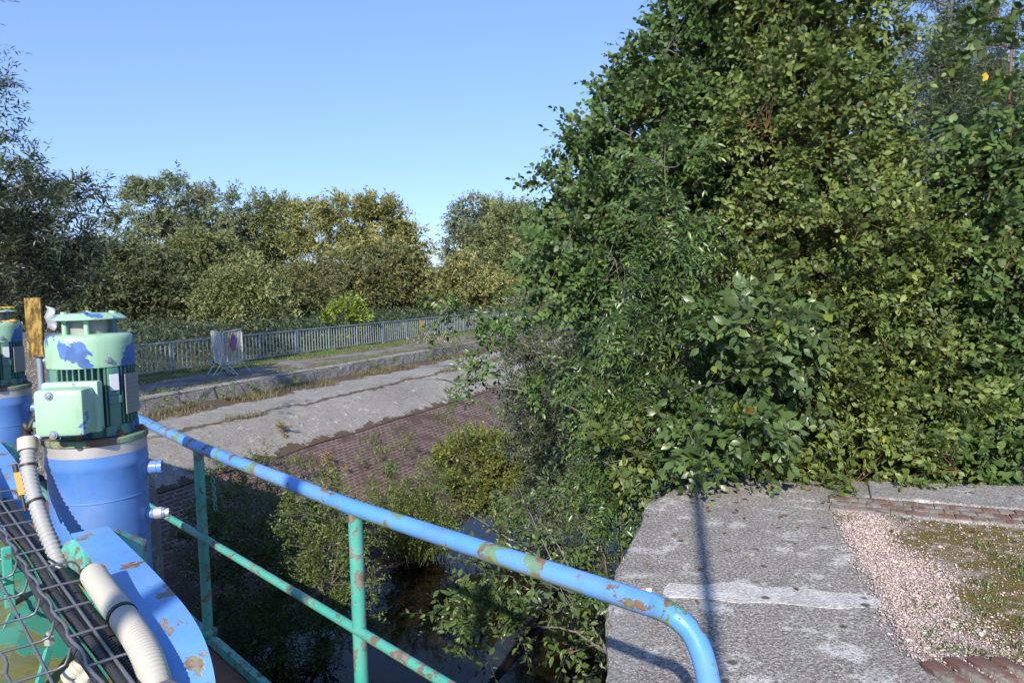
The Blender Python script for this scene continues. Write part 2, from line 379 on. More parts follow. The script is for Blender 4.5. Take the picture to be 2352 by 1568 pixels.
g = G('river_water')
h = g.math('ADD', g.noise(1.1, 3, .5, vec=g.mapv(scale=(1, .45, 1), rot=(0, 0, -.5))), g.math('MULTIPLY', g.noise(5, 3), .12))
g.bump(h, .12, .05); g.b.inputs['IOR'].default_value = 1.33; M['water'] = g.out((.012, .0095, .004), .04, 0, .34)

g = G('gravel_bed')
pos = g.coord(); dist = g.noise(1.6, 6, .7); fine = g.noise(70, 4, .7)
c = g.mix(fine, (.19, .14, .12), (.46, .38, .36))
vc = g.voro(75, out=1); c = g.mix(.5, c, g.ramp(g.xyz(vc, 0), [(0, (.28, .19, .17)), (.5, (.5, .41, .39)), (1, (.62, .55, .53))]))
mx = g.math('ADD', g.xyz(pos, 0), g.math('MULTIPLY', g.math('SUBTRACT', dist, .5), 2.2))
mossc = g.mix(g.noise(18, 5), (.07, .055, .008), (.19, .145, .02))
mossm = g.math('MULTIPLY', g.ramp(g.math('SUBTRACT', g.math('SUBTRACT', mx, g.math('MULTIPLY', g.xyz(pos, 1), .34)), .78), [(.0, 0.), (.3, 1.)]), g.ramp(g.noise(9, 6, .75), [(.36, 0.), (.48, 1.)]))
c = g.mix(mossm, c, mossc); g.bump(g.math('ADD', fine, g.voro(75)), .9, .012); M['gravel_bed'] = g.out(c, .95)
g = G('pebble'); t = g.attr('tint')
M['pebble'] = g.out(g.ramp(t, [(0, (.20, .145, .12)), (.3, (.37, .285, .255)), (.8, (.50, .405, .37)), (1, (.62, .55, .51))]), .9)
g = G('old_brick'); n = g.noise(30, 5); t = g.noise(5.2, 1)
c = g.ramp(t, [(.3, (.16, .065, .05)), (.5, (.14, .09, .075)), (.65, (.20, .095, .06))])
c = g.mix(g.ramp(g.noise(6, 8, .75), [(.47, 0.), (.53, .8)]), c, g.mix(n, (.12, .115, .09), (.34, .34, .29)))
g.bump(n, .8, .006); M['old_brick'] = g.out(c, .9)
g = G('lichen'); n = g.noise(40, 5); M['lichen'] = g.out(g.mix(n, (.30, .16, .01), (.62, .38, .05)), .95)
g = G('board'); n = g.noise(22, 7, .75, vec=g.mapv(scale=(1, 1, .4)))
c = g.ramp(n, [(.36, (.03, .02, .008)), (.47, (.12, .075, .015)), (.55, (.30, .19, .03)), (.66, (.34, .27, .12))]); M['board'] = g.out(c, .8)
g = G('hill_wood'); n = g.noise(.04, 8, .7); M['hill'] = g.out(g.mix(n, (.03, .05, .03), (.07, .10, .05)), .9)

# ------------------------------------------------------------------ vegetation machinery
def nz(a): return a / np.maximum(np.linalg.norm(a, axis=-1, keepdims=True), 1e-9)
TPL = {
 'ovate': (np.array([(0,0,0),(.28,.42,.06),(.28,-.42,.06),(.62,.42,.03),(.62,-.42,.03),(1,0,-.14),(.3,0,0),(.65,0,-.03)]),
           [np.array([(0,6,1),(0,2,6),(5,3,7),(5,7,4)]), np.array([(1,6,7,3),(2,4,7,6)])]),
 'lance': (np.array([(0,0,0),(.4,.5,.05),(.4,-.5,.05),(1,0,-.12),(.45,0,0)]), [np.array([(0,4,1),(0,2,4),(3,1,4),(3,4,2)])]),
 'dia': (np.array([(0,0,0),(.45,.5,.04),(1,0,-.08),(.45,-.5,.04)]), [np.array([(0,3,2,1)])]),
}
def leaf_mesh(p, d, n, L, W, kind):
    d = nz(d); s = nz(np.cross(n, d)); n = np.cross(d, s)
    T, F = TPL[kind]; m = len(p); k = len(T)
    V = (p[:, None] + d[:, None] * (T[None, :, 0:1] * L[:, None, None]) + s[:, None] * (T[None, :, 1:2] * W[:, None, None])
         + n[:, None] * (T[None, :, 2:3] * L[:, None, None]))
    off = (np.arange(m) * k)[:, None, None]
    return V.reshape(-1, 3), [(f[None] + off).reshape(-1, f.shape[1]) for f in F], k
def tubes(paths, radii, n=3):
    N, K, _ = paths.shape
    t = nz(np.gradient(paths, axis=1)); ref = np.where(np.abs(t[..., 2:3]) > .9, np.array([1., 0, 0]), np.array([0, 0, 1.]))
    a = nz(np.cross(t, ref)); b = np.cross(t, a)
    q = np.arange(n) * 2 * np.pi / n
    V = paths[:, :, None] + (a[:, :, None] * np.cos(q)[:, None] + b[:, :, None] * np.sin(q)[:, None]) * radii[..., None, None]
    i = np.arange(K - 1)[:, None]; j = np.arange(n)[None]
    f = np.stack([i * n + j, i * n + (j + 1) % n, (i + 1) * n + (j + 1) % n, (i + 1) * n + j], -1).reshape(-1, 4)
    F = (f[None] + (np.arange(N) * K * n)[:, None, None]).reshape(-1, 4)
    return V.reshape(-1, 3), F
def join(parts):
    Vs = []; Fs = []; o = 0
    for V, F in parts:
        Vs.append(V); Fs.append(F + o); o += len(V)
    return np.concatenate(Vs), np.concatenate(Fs)

def E(px, py, Y, rx, ry, rd=None):     # an ellipsoid of foliage: picture centre and radii given at depth Y
    c = at(px, py, Y); k = Y / FPX
    return (np.array(c), np.array((rx * k, rd if rd is not None else rx * k * .8, ry * k)))
def sample(rng, ells, n, shell=.5):
    vol = np.array([np.prod(r) ** .8 for c, r in ells]); idx = rng.choice(len(ells), n, p=vol / vol.sum())
    d = nz(rng.normal(size=(n, 3))); u = rng.random(n)
    rad = np.where(rng.random(n) < shell, .72 + .30 * u, u ** (1 / 3))
    C = np.array([e[0] for e in ells])[idx]; Rr = np.array([e[1] for e in ells])[idx]
    return C + d * Rr * rad[:, None], nz(d / Rr)

def sprays(rng, S, D, tl, nl, L, W, kind, up=.6, jit=.35, droop=0.25, side=.85, fwd=.5, twr=.003, twig=True, sunny=.25):
    n = len(S); tl = tl * (.6 + .8 * rng.random(n))
    t = (np.arange(nl) + .7) / nl
    t = np.clip(t[None] + rng.normal(size=(n, nl)) * .03, .05, 1.02)
    drop = np.array([0, 0, -1.])
    p = S[:, None] + D[:, None] * (tl[:, None] * t)[..., None] + drop * (droop * tl[:, None] * t * t)[..., None]
    tan = nz(D[:, None] + drop * (2 * droop * t)[..., None])
    NS = np.array([0, 0, 1.]) * up + rng.normal(size=(n, 3)) * .5 + np.array(to_sun) * sunny
    NS = nz(NS - D * (NS * D).sum(-1, keepdims=True))
    SD = np.cross(NS, D); sg = np.where(np.arange(nl) % 2 == 0, 1., -1.)
    d = tan * fwd + SD[:, None] * sg[None, :, None] * side + rng.normal(size=(n, nl, 3)) * jit
    d[:, -1] = tan[:, -1] + rng.normal(size=(n, 3)) * jit * .5
    nn = NS[:, None] + rng.normal(size=(n, nl, 3)) * jit * 1.2
    sc = (.42 + .85 * rng.random((n, nl))) * (1.08 - .35 * t)
    tint = np.clip(.5 + .17 * rng.normal(size=(n, 1)) + .2 * rng.normal(size=(n, nl)), 0, .97)
    tint = np.where(rng.random((n, nl)) < .0022, 1., tint)
    V, F, k = leaf_mesh(p.reshape(-1, 3), d.reshape(-1, 3), nn.reshape(-1, 3), (L * sc).ravel(), (W * sc).ravel(), kind)
    tw = None
    if twig:
        tt = np.linspace(0, 1, 4)
        path = S[:, None] + D[:, None] * (tl[:, None] * tt)[..., None] + drop * (droop * tl[:, None] * tt * tt)[..., None]
        tw = tubes(path, np.repeat((twr * (1 - .7 * tt))[None], n, 0))
    return V, F, np.repeat(tint.ravel(), k), tw

def plant(name, label, cat, base, trunk, r0, ells, ns, tl, nl, L, W, kind, leafmat, barkmat, group=None, limbs=16, seed=1,
          up=.45, shell=.5, droop=.25, stems=None, near=True, jit=.35, crown='crown', wood='trunk', out=.55, leafup=.6, side=.85, fwd=.5, sunny=.25, twr=.0016, per=6, spread=0., lk=1.0):
    """a tree or shrub: base point, trunk polyline(s), foliage volumes"""
    rng = np.random.default_rng(seed); L *= lk; W *= lk
    root = empty(name, base); tag(root, label, cat, group)
    B = np.array(root.location)
    polys = [trunk] if stems is None else stems
    wparts = []; nodes = []
    for poly in polys:
        pp = np.array([tuple(p) for p in poly], float)
        tt = np.linspace(0, 1, len(pp)); uu = np.linspace(0, 1, 14)
        path = np.stack([np.interp(uu, tt, pp[:, i]) for i in range(3)], -1)
        path[1:-1] += rng.normal(size=(12, 3)) * r0 * .4
        wparts.append(tubes(path[None], (r0 * (1 - .85 * uu))[None], 8 if near else 5)); nodes.append(path[2:])
    TN = np.concatenate(nodes)
    if limbs:
        T, _ = sample(rng, ells, limbs, .2)
        d = np.linalg.norm(TN[None] - T[:, None], axis=-1) + np.maximum(0, TN[None, :, 2] - (T[:, None, 2] - .3 * np.linalg.norm((TN[None] - T[:, None])[..., :2], axis=-1))) * 3
        A = TN[d.argmin(1)]; mid = (A + T) / 2 + np.array([0, 0, 1.]) * (.12 * np.linalg.norm(T - A, axis=1))[:, None] + rng.normal(size=T.shape) * .06
        uu = np.linspace(0, 1, 7)[None, :, None]
        LP = (1 - uu) ** 2 * A[:, None] + 2 * uu * (1 - uu) * mid[:, None] + uu ** 2 * T[:, None]
        wparts.append(tubes(LP, np.repeat((r0 * .38 * (1 - .8 * np.linspace(0, 1, 7)))[None], limbs, 0), 5 if near else 4))
        nodes.append(LP[:, 2:].reshape(-1, 3)); TN = np.concatenate(nodes)
    nc = max(4, int(ns / per))
    C, O = sample(rng, ells, nc, shell)
    nearest = np.empty(nc, int)
    for a in range(0, nc, 2000): nearest[a:a + 2000] = (((C[a:a + 2000, None] - TN[None]) ** 2).sum(-1) * (.6 + .8 * rng.random((len(C[a:a + 2000]), len(TN))))).argmin(1)
    A = TN[nearest]; dv = C - A; dl = np.linalg.norm(dv, axis=1)
    bd = nz(out * nz(dv) + .45 * O + np.array([0, 0, up]) + rng.normal(size=C.shape) * .25)
    tt = np.linspace(0, 1, 6)[None, :, None]
    mid = A + dv * .55 + np.array([0, 0, 1.]) * (.06 * dl)[:, None] + rng.normal(size=C.shape) * (.05 * dl)[:, None]; end = C + bd * (tl * .5)
    CP = (1 - tt) ** 2 * A[:, None] + 2 * tt * (1 - tt) * mid[:, None] + tt ** 2 * end[:, None]
    if near: wparts.append(tubes(CP, np.linspace(twr * 2.6, twr, 6)[None].repeat(nc, 0)))
    ci = rng.integers(0, nc, ns); ts = np.clip(1 - .75 * rng.random(ns) ** 1.3 * np.minimum(1, 1.1 / np.maximum(dl[ci], .3)), 0, 1)[:, None]
    S = (1 - ts) ** 2 * A[ci] + 2 * ts * (1 - ts) * mid[ci] + ts ** 2 * end[ci]
    btan = nz(2 * (1 - ts) * (mid[ci] - A[ci]) + 2 * ts * (end[ci] - mid[ci]))
    D = nz(.55 * btan + .35 * O[ci] + np.array([0, 0, up * .6]) + rng.normal(size=S.shape) * .42)
    if spread: S = S + rng.normal(size=S.shape) * spread
    V, F, tint, tw = sprays(rng, S, D, tl, nl, L, W, kind, leafup, jit, droop, side, fwd, twr * .8, near, sunny)
    if tw is not None: wparts.append(tw)
    WV, WF = join(wparts)
    np_mesh(wood, WV - B, [WF], barkmat, root, smooth=True)
    np_mesh(crown, V - B, F, leafmat, root, tint)
    return root

def blades(rng, Pts, h, w, lean=.4):
    n = len(Pts); H = h * (.5 + .8 * rng.random(n)); a = rng.random(n) * 6.283
    d = np.stack([np.cos(a), np.sin(a), np.zeros(n)], -1); s = np.stack([-np.sin(a), np.cos(a), np.zeros(n)], -1)
    ln = lean * (.3 + rng.random(n)); Z = np.array([0, 0, 1.])
    m = Pts + Z * (H * .6)[:, None] + d * (H * ln * .35)[:, None]; t = Pts + Z * (H * (1 - .3 * ln))[:, None] + d * (H * ln)[:, None]
    W = w * (.6 + .8 * rng.random(n))[:, None]
    V = np.stack([Pts - s * W / 2, Pts + s * W / 2, m + s * W * .4, m - s * W * .4, t], 1).reshape(-1, 3)
    o = (np.arange(n) * 5)[:, None]
    tint = np.repeat(np.clip(.5 + .25 * rng.normal(size=n), 0, 1), 5)
    return V, [np.array([[0, 1, 2, 3]]) + o, np.array([[3, 2, 4]]) + o], tint

# ------------------------------------------------------------------ setting: ground, water, banks
prng = np.random.default_rng(5)
def sheet(name, profile, us, mat, jit=.0, kind='structure', freq=.6):
    """a strip of land built in bank coordinates: profile = [(w, z)], us = stations along the bank"""
    V = []; F = []
    for u in us:
        for (w, z) in profile:
            dz = mnoise.noise(Vector((u * freq, w * freq, 3.1))) * jit
            V.append((u, w, z + dz))
    n = len(profile)
    for i in range(len(us) - 1):
        for j in range(n - 1):
            F.append((i * n + j, (i + 1) * n + j, (i + 1) * n + j + 1, i * n + j + 1))
    me = bpy.data.meshes.new(name); me.from_pydata(V, [], F); me.update(); me.shade_smooth()
    o = link(name, me, mat); o.rotation_euler = (0, 0, BANK_ROT)
    if kind: o['kind'] = kind
    return o
def dens(prof, step):
    out = []
    for (a, za), (b, zb) in zip(prof[:-1], prof[1:]):
        k = max(1, int(abs(b - a) / step))
        out += [(a + (b - a) * i / k, za + (zb - za) * i / k) for i in range(k)]
    return out + [prof[-1]]

gp = [(-4000, -1.2), (-300, -1.2), (-40, -1.2), (-3, -1.3), (0.5, -1.9), (3.2, -3.9), (4.4, -5), (7, -5), (8.4, -4.2), (13.4, -1.75), (15.9, -1.6),
      (16.4, -1.15), (20.6, -1.0), (22, -1.15), (60, -1.5), (300, -1.5), (4000, -1.5)]
us = [-4000, -400, -60, -20, 0] + [2 + 3 * i for i in range(30)] + [120, 250, 600, 4500]
sheet('ground', gp, us, M['earth'], .0)
UU = list(np.arange(4.5, 80, .4))
sheet('path', dens([(15.95, -.90), (16.4, -.875), (18, -.87), (20.2, -.88), (20.9, -.92)], .4), UU, M['path'], .03)
bank = sheet('bank_slope', dens([(11.85, -3.75 + 1.72), (12.4, -3.46 + 1.72), (13.05, -3.12 + 1.72), (13.3, -3.045 + 1.72), (13.5, -3.0 + 1.72), (15.0, -2.99 + 1.72), (16.05, -2.94 + 1.72)], .25), UU, M['bank_conc'], .05)
sheet('brick_bank', dens([(7.6, -5.78 + 1.72), (11.88, -3.757 + 1.72)], .35), UU, M['brick'], .03)
wat = MB().add([U(-60, 1.0), U(90, 1.0), U(90, 9.2), U(-60, 9.2)], [(0, 1, 2, 3)]).build('river_water', M['water'])
wat.location = (0, 0, -3.78); wat['kind'] = 'structure'
def bank_z(w):
    return float(np.interp(w, [7.6, 11.88, 13.05, 13.3, 13.5, 15.0, 16.05, 16.1, 20.9], [-4.06, -2.037, -1.40, -1.325, -1.28, -1.27, -1.22, -.87, -.9]))

# low wall between path and bank
def wall_mesh():
    mb = MB(); rng = random.Random(3); V = []; F = []
    st = list(np.arange(9.2, 78, .35)); pr = [(15.90, -1.5), (15.93, -1.2), (15.95, -.93), (15.99, -.865), (16.28, -.86), (16.33, -.9), (16.33, -1.4)]
    for i, u in enumerate(st):
        br = max(0, (10.4 - u)) * .16
        for (w, z) in pr:
            q = .035 * mnoise.noise(Vector((u * 1.7, w * 3, z * 4)))
            V.append((u, w + q, max(z - (br if z > -1.2 else 0), -1.5) + q * .7))
    n = len(pr)
    for i in range(len(st) - 1):
        for j in range(n - 1): F.append((i * n + j, i * n + j + 1, (i + 1) * n + j + 1, (i + 1) * n + j))
    F.append(tuple(range(n))); F.append(tuple((len(st) - 1) * n + j for j in range(n)))
    return mb.add(V, F)
w_ = wall_mesh().build('low_wall', M['wall']); w_.rotation_euler = (0, 0, BANK_ROT)
tag(w_, 'long low weathered concrete wall edging the path above the bank', 'wall')

# far hill seen through the gap
V = []; F = []; n = 60
for i in range(n):
    x = -700 + 1500 * i / (n - 1); h = 52 + 14 * mnoise.noise(Vector((x * .004, 0, 0))) + 6 * mnoise.noise(Vector((x * .03, 4, 0))) + 3 * mnoise.noise(Vector((x * .12, 7, 0)))
    V += [(x, 1500, -5), (x, 1560, h * .8), (x, 1660, h), (x, 1900, -5)]
for i in range(n - 1):
    for j in range(3): F.append((i * 4 + j, i * 4 + 4 + j, i * 4 + 5 + j, i * 4 + 1 + j))
hill = MB().add(V, F).build('far_hill', M['hill'], smooth=180); hill['kind'] = 'structure'

# ------------------------------------------------------------------ concrete pier on the near side
def outline(pts_px): return [P(x, y, 0.0) for x, y in pts_px]
edge = outline([(1390, 1660), (1394, 1560), (1396, 1480), (1398, 1400), (1401, 1338), (1416, 1298), (1446, 1240), (1477, 1180), (1480, 1153), (1512, 1139), (1545, 1120), (1566, 1103), (1600, 1098),
                (1680, 1097), (1780, 1098), (1900, 1100), (2020, 1103), (2150, 1106), (2352, 1113), (2800, 1128)])
poly = [Vector((.18, -3, 0)), Vector((.22, 1.2, 0)), Vector((.33, 2.1, 0))] + edge + [Vector((8, -3, 0))]
def densify(pl, step):
    out = []
    for a, b in zip(pl, pl[1:] + pl[:1]):
        k = max(1, int((b - a).length / step)); out += [a + (b - a) * (i / k) for i in range(k)]
    return out
pl = densify(poly, .045); rr_ = random.Random(8); cen = Vector((3, 2.5, 0))
V = []; n = len(pl)
rings = [(-4.6, 0, .0), (-2.5, 0, .01), (-.5, 0, .012), (-.12, 0.0, .02), (-.03, .006, .022), (-.006, .022, .014), (0, .05, .004)]
for (z, ins, jt) in rings:
    for i, p in enumerate(pl):
        nx = (pl[(i + 1) % n] - pl[i - 1]).normalized(); inn = Vector((nx.y, -nx.x, 0))
        q = (mnoise.noise(Vector((p.x * 6, p.y * 6, z * 3))) * 1.5 + mnoise.noise(Vector((p.x * 19, p.y * 19, z * 8))) * 1.1) * jt
        V.append(p + inn * (ins + q) + Vector((0, 0, z + (q * .4 if z > -.2 and z < 0 else 0))))
F = [(k * n + i, k * n + (i + 1) % n, (k + 1) * n + (i + 1) % n, (k + 1) * n + i) for k in range(len(rings) - 1) for i in range(n)]
F.append(tuple((len(rings) - 1) * n + i for i in range(n)))
pier = MB().add(V, F).build('concrete_pier', M['pier'])
tag(pier, 'broad grey concrete pier top with lichen in the right foreground', 'pier')
def patch(name, px, z0, z1, mat, jit=.012, step=.06, parent=None):
    pl = densify([P(x, y, 0) for x, y in px], step)
    pl = [p + Vector((mnoise.noise(p * 5) * jit * 2, mnoise.noise(p * 5 + Vector((9, 9, 9))) * jit * 2, 0)) for p in pl]
    return MB().prism(pl, z0, z1).build(name, mat, parent)
patch('repair_strip', [(1522, 1362), (1540, 1340), (1600, 1346), (1690, 1338), (1760, 1350), (1850, 1351), (1900, 1358), (2000, 1366), (2040, 1386), (2058, 1402), (2000, 1394), (1900, 1397), (1800, 1386), (1700, 1384), (1640, 1374), (1535, 1373)], -.01, .004, M['repair'], .010, .05, pier)
# thicker pale patch against the left edge
patch('edge_patch', [(1400, 1420), (1440, 1385), (1500, 1392), (1486, 1450), (1470, 1530), (1462, 1640), (1396, 1640)], -.01, .006, M['coping'], .02, .08, pier)

# gravel bed, bricks and coping on the pier
GB = [(1925, 1176), (2060, 1190), (2200, 1203), (2420, 1222), (2600, 1260), (2600, 1700), (2352, 1600), (2250, 1545), (2170, 1525), (2095, 1505), (2050, 1430), (2025, 1375), (1985, 1310), (1950, 1240)]
gb = patch('gravel_bed', GB, -.02, .006, M['gravel_bed'], .025, .1); gb['kind'] = 'structure'
gpoly = [P(x, y, 0) for x, y in GB]
def inside(p, poly):
    c = False; j = len(poly) - 1
    for i in range(len(poly)):
        a, b = poly[i], poly[j]
        if (a.y > p[1]) != (b.y > p[1]) and p[0] < (b.x - a.x) * (p[1] - a.y) / (b.y - a.y) + a.x: c = not c
        j = i
    return c
rng = np.random.default_rng(11)
pts = []
while len(pts) < 15000:
    x = rng.uniform(1.3, 4.6); y = rng.uniform(2.6, 5.8)
    if not inside((x + rng.normal() * .035, y + rng.normal() * .05), gpoly): continue
    mo = x - .80 - .34 * y + (mnoise.noise(Vector((x * 1.6, y * 1.6, 0)))) * .5
    if rng.random() < np.clip(.9 - mo * 2.4, .05, .9): pts.append((x, y))
pts = np.array(pts); m = len(pts)
oc = np.array([(1, 0, 0), (0, 1, 0), (-1, 0, 0), (0, -1, 0), (.15, .1, .75), (0, 0, -.5)], float)
sz = .0032 + .006 * rng.random(m) ** 3; sz[rng.random(m) < .012] *= 2.2
a = rng.random(m) * 6.28; ca, sa = np.cos(a), np.sin(a); stx = .7 + .7 * rng.random(m)
Vp = oc[None] * sz[:, None, None] * (1 + .35 * rng.normal(size=(m, 6, 1)))
Vp[..., 0] *= stx[:, None]
Vr = np.stack([Vp[..., 0] * ca[:, None] - Vp[..., 1] * sa[:, None], Vp[..., 0] * sa[:, None] + Vp[..., 1] * ca[:, None], Vp[..., 2]], -1)
Vr += np.concatenate([pts, np.full((m, 1), .011)], 1)[:, None]
of = np.array([(0, 1, 4), (1, 2, 4), (2, 3, 4), (3, 0, 4), (1, 0, 5), (2, 1, 5), (3, 2, 5), (0, 3, 5)])
gr = np_mesh('gravel', Vr.reshape(-1, 3), [(of[None] + (np.arange(m) * 6)[:, None, None]).reshape(-1, 3)], M['pebble'], None, np.repeat(rng.random(m), 6))
gr['kind'] = 'stuff'
# brick edging: three courses along the back of the gravel
b0, b1 = P(1905, 1172, 0), P(2352, 1212, 0); bd = (b1 - b0).normalized(); bn = Vector((-bd.y, bd.x, 0))
mb = MB(); rb = random.Random(4); ang = math.atan2(bd.y, bd.x)
for row in range(3):
    for k in range(26):
        s = .0 + k * .102 + (.05 if row % 2 else 0)
        c = b0 + bd * (s + .05) + bn * (.06 + row * .118)
        mb.box(c + Vector((0, 0, .004 + rb.uniform(-.006, .006))), (.097, .113, .05), m=Matrix.Translation(c + Vector((0, 0, .0 + rb.uniform(-.006, .004)))) @ Matrix.Rotation(ang + rb.uniform(-.04, .04), 4, 'Z') @ Matrix.Rotation(rb.uniform(-.03, .03), 4, 'X'), bev=.007)
tag(mb.build('brick_edging', M['old_brick'], smooth=40), 'rows of lichen-covered red bricks bordering the pink gravel', 'edging')
c0 = [b0 - bn * .002 + bd * .02, b1 + bd * .8, b1 + bd * .8 + bn * .37, b0 + bn * .37 + bd * .02]
mbed = MB().prism(c0, -.05, .017).build('mortar_bed', M['coping'])
mbed.parent = [o for o in bpy.data.objects if o.name == 'brick_edging'][0]
mb = MB()
c0 = [b0 + bn * .385 + bd * .3, b1 + bn * .385 + bd * .8, b1 + bn * .95 + bd * .8, b0 + bn * .9 + bd * .3]
tag(MB().prism(c0, -.3, .028).build('coping_slab', M['coping'], bevel=.015), 'flat pale concrete coping slab behind the brick edging', 'coping')
for i, (x0, y0, x1, y1, wd) in enumerate([(2130, 1528, 2235, 1600, .075), (2180, 1520, 2300, 1600, .07), (2235, 1520, 2352, 1590, .075), (2285, 1520, 2420, 1590, .075)]):
    A, B = P(x0, y0, 0), P(x1, y1, 0); d = (B - A); c = (A + B) / 2
    o = MB().box((0, 0, 0), (d.length, wd, .07), m=Matrix.Identity(4), bev=.014).build('loose_brick', M['old_brick'], smooth=40)
    o.location = c + Vector((0, 0, -.002)); o.rotation_euler = (.12 * (-1) ** i, 0, math.atan2(d.y, d.x))
    tag(o, ['pinkish worn brick nearest the concrete at the bottom edge', 'dark purple brick second from the concrete at the bottom edge', 'brown brick third from the concrete at the bottom edge', 'brown brick farthest right at the bottom edge'][i], 'brick', 'bricks set at the bottom right')

# ------------------------------------------------------------------ far abutment, deck, gate
ap = [U(-9, 6.75), U(5.0, 6.75), U(5.4, 6.82), U(5.68, 7.05), U(5.85, 7.45), U(5.95, 14.2), U(-9, 14.2)]
apd = densify(ap, .3); V = []; n = len(apd)
for (z, ins) in [(-5, 0), (-2.6, 0), (-1.2, 0), (-.55, 0), (-.34, .05), (-.22, .15), (-.15, .35), (-.12, .8)]:
    for i, p in enumerate(apd):
        nx = (apd[(i + 1) % n] - apd[i - 1]).normalized(); inn = Vector((-nx.y, nx.x, 0))
        V.append(p + inn * (ins + .05 * mnoise.noise(p * 1.5 + Vector((0, 0, z * 2)))) + Vector((0, 0, z)))
F = [(k * n + i, k * n + (i + 1) % n, (k + 1) * n + (i + 1) % n, (k + 1) * n + i) for k in range(7) for i in range(n)] + [tuple(7 * n + i for i in range(n))]
g, c = concrete('abutment_concrete', (.22, .21, .20), .6, .5, .3); M['abut'] = g.out(c, .92)
ab = MB().add(V, F).build('concrete_abutment', M['abut'], smooth=60)
o = MB().prism([Vector((-4.35, 7.15, 0)), Vector((-4.2, 7.9, 0)), Vector((-9.5, 10.5, 0)), Vector((-9.8, 8.8, 0))], -.2, 1.3).build('shade_block', M['dark_conc'], ab, bevel=.02)  # block added to cast shade on bank and bush, coloured dark to recede
tag(ab, 'dark rounded concrete abutment behind the blue barrel', 'abutment')
RA, RB, RC, RD = P(318, 962, 1.0), P(455, 1026, 1.0), P(815, 1167, 1.0), P(1500, 1390, 1.0)
rdir = (RC - RB); rdir.z = 0; rdir.normalize(); rin = Vector((rdir.y, -rdir.x, 0))
if rin.dot(Vector((0, -1, 0))) < 0: rin = -rin
deck = empty('walkway_deck', (RC.x, RC.y, 0)); tag(deck, 'steel walkway deck with rusty green edge beam under the railing', 'walkway')
o0 = RC.copy(); o0.z = 0
L0, L1 = o0 - rdir * 6.6, o0 + rdir * .72
dk = MB().prism([L0 + rin * .02, L1 + rin * .02, L1 + rin * 2.6, L0 + rin * 2.6], -.25, .06).build('deck_plate', M['rust']); world_parent(dk, deck)
eb = MB().prism([L0 - rin * .02, L1 - rin * .02, L1 + rin * .012, L0 + rin * .012], -.28, .10).build('edge_beam', M['teal']); world_parent(eb, deck)
gate = MB().prism([L0 + rin * 1.2, L1 + rin * 1.2, L1 + rin * 1.35, L0 + rin * 1.35], -4.8, -.27).build('sluice_gate', M['rust'])
tag(gate, 'rusty steel sluice gate standing under the walkway deck', 'gate')

# ------------------------------------------------------------------ blue handrail
hr = empty('pipe_railing', (RC.x, RC.y, 0)); tag(hr, 'blue pipe handrail with peeling teal posts crossing the foreground', 'railing')
bend = [at(1528, 1401, 1.640), at(1556, 1418, 1.632), at(1580, 1440, 1.622), at(1598, 1466, 1.612), at(1611, 1497, 1.60), at(1621, 1532, 1.592), at(1628, 1568, 1.585), at(1634, 1620, 1.58), at(1640, 1700, 1.575)]
lowp = bend[-1].copy(); lowp.z = 0
a0 = RA - rdir * .03
path = [RA + Vector((-.05, .05, -.5)), RA + Vector((-.05, .05, -.12)), RA + Vector((-.035, .035, -.03))] + [RA, RB, RC, RC.lerp(RD, .5), RD] + bend + [lowp]
# resample for smoothness
tr = MB().tube([path[0]] + path[1:], .0265, 20).build('top_rail', M['rail_blue'], smooth=60); world_parent(tr, hr)
mr = [P(345, 1163, .59), P(470, 1236, .59), P(829, 1451, .59), P(1030, 1572, .59)]
mdir = (mr[3] - mr[2]).normalized()
w2 = MB().tube([mr[0] - (mr[1] - mr[0]) * .4] + mr + [mr[3] + mdir * .7], .0165, 14).build('mid_rail', M['teal'], smooth=60); world_parent(w2, hr)
for q in (RB, RC):
    pb = Vector((q.x, q.y, .09))
    ps = MB().tube([pb, Vector((q.x, q.y, .985))], .0235, 18).build('post', M['teal'], smooth=60); world_parent(ps, hr)
    fl = MB().lathe([(.030, .085), (.042, .10), (.042, .115), (.027, .125)], (q.x, q.y, 0), 20).build('foot_flange', M['teal'], smooth=40)
    fl.data.transform(hr.matrix_world.inverted()); fl.parent = ps
# short chain hanging at the first post
ch = MB(); c0 = RB + Vector((.045, .03, -.13))
for k in range(9):
    c = c0 + Vector((.001 * k, 0, -.021 * k)); rot = Matrix.Translation(c) @ Matrix.Rotation(k % 2 * math.pi / 2, 4, 'Z')
    ch.tube([rot @ Vector((.008 * math.cos(t), 0, .015 * math.sin(t))) for t in np.linspace(0, 6.283, 11)[:-1]], .0027, 6, closed=True)
ch.tube([RB + Vector((.02, .01, -.115)), c0 + Vector((-.005, 0, .02)), c0 + Vector((0, 0, .012))], .004, 6)
tag(ch.build('chain', M['teal'], smooth=60), 'short green chain hanging from the left railing post', 'chain')

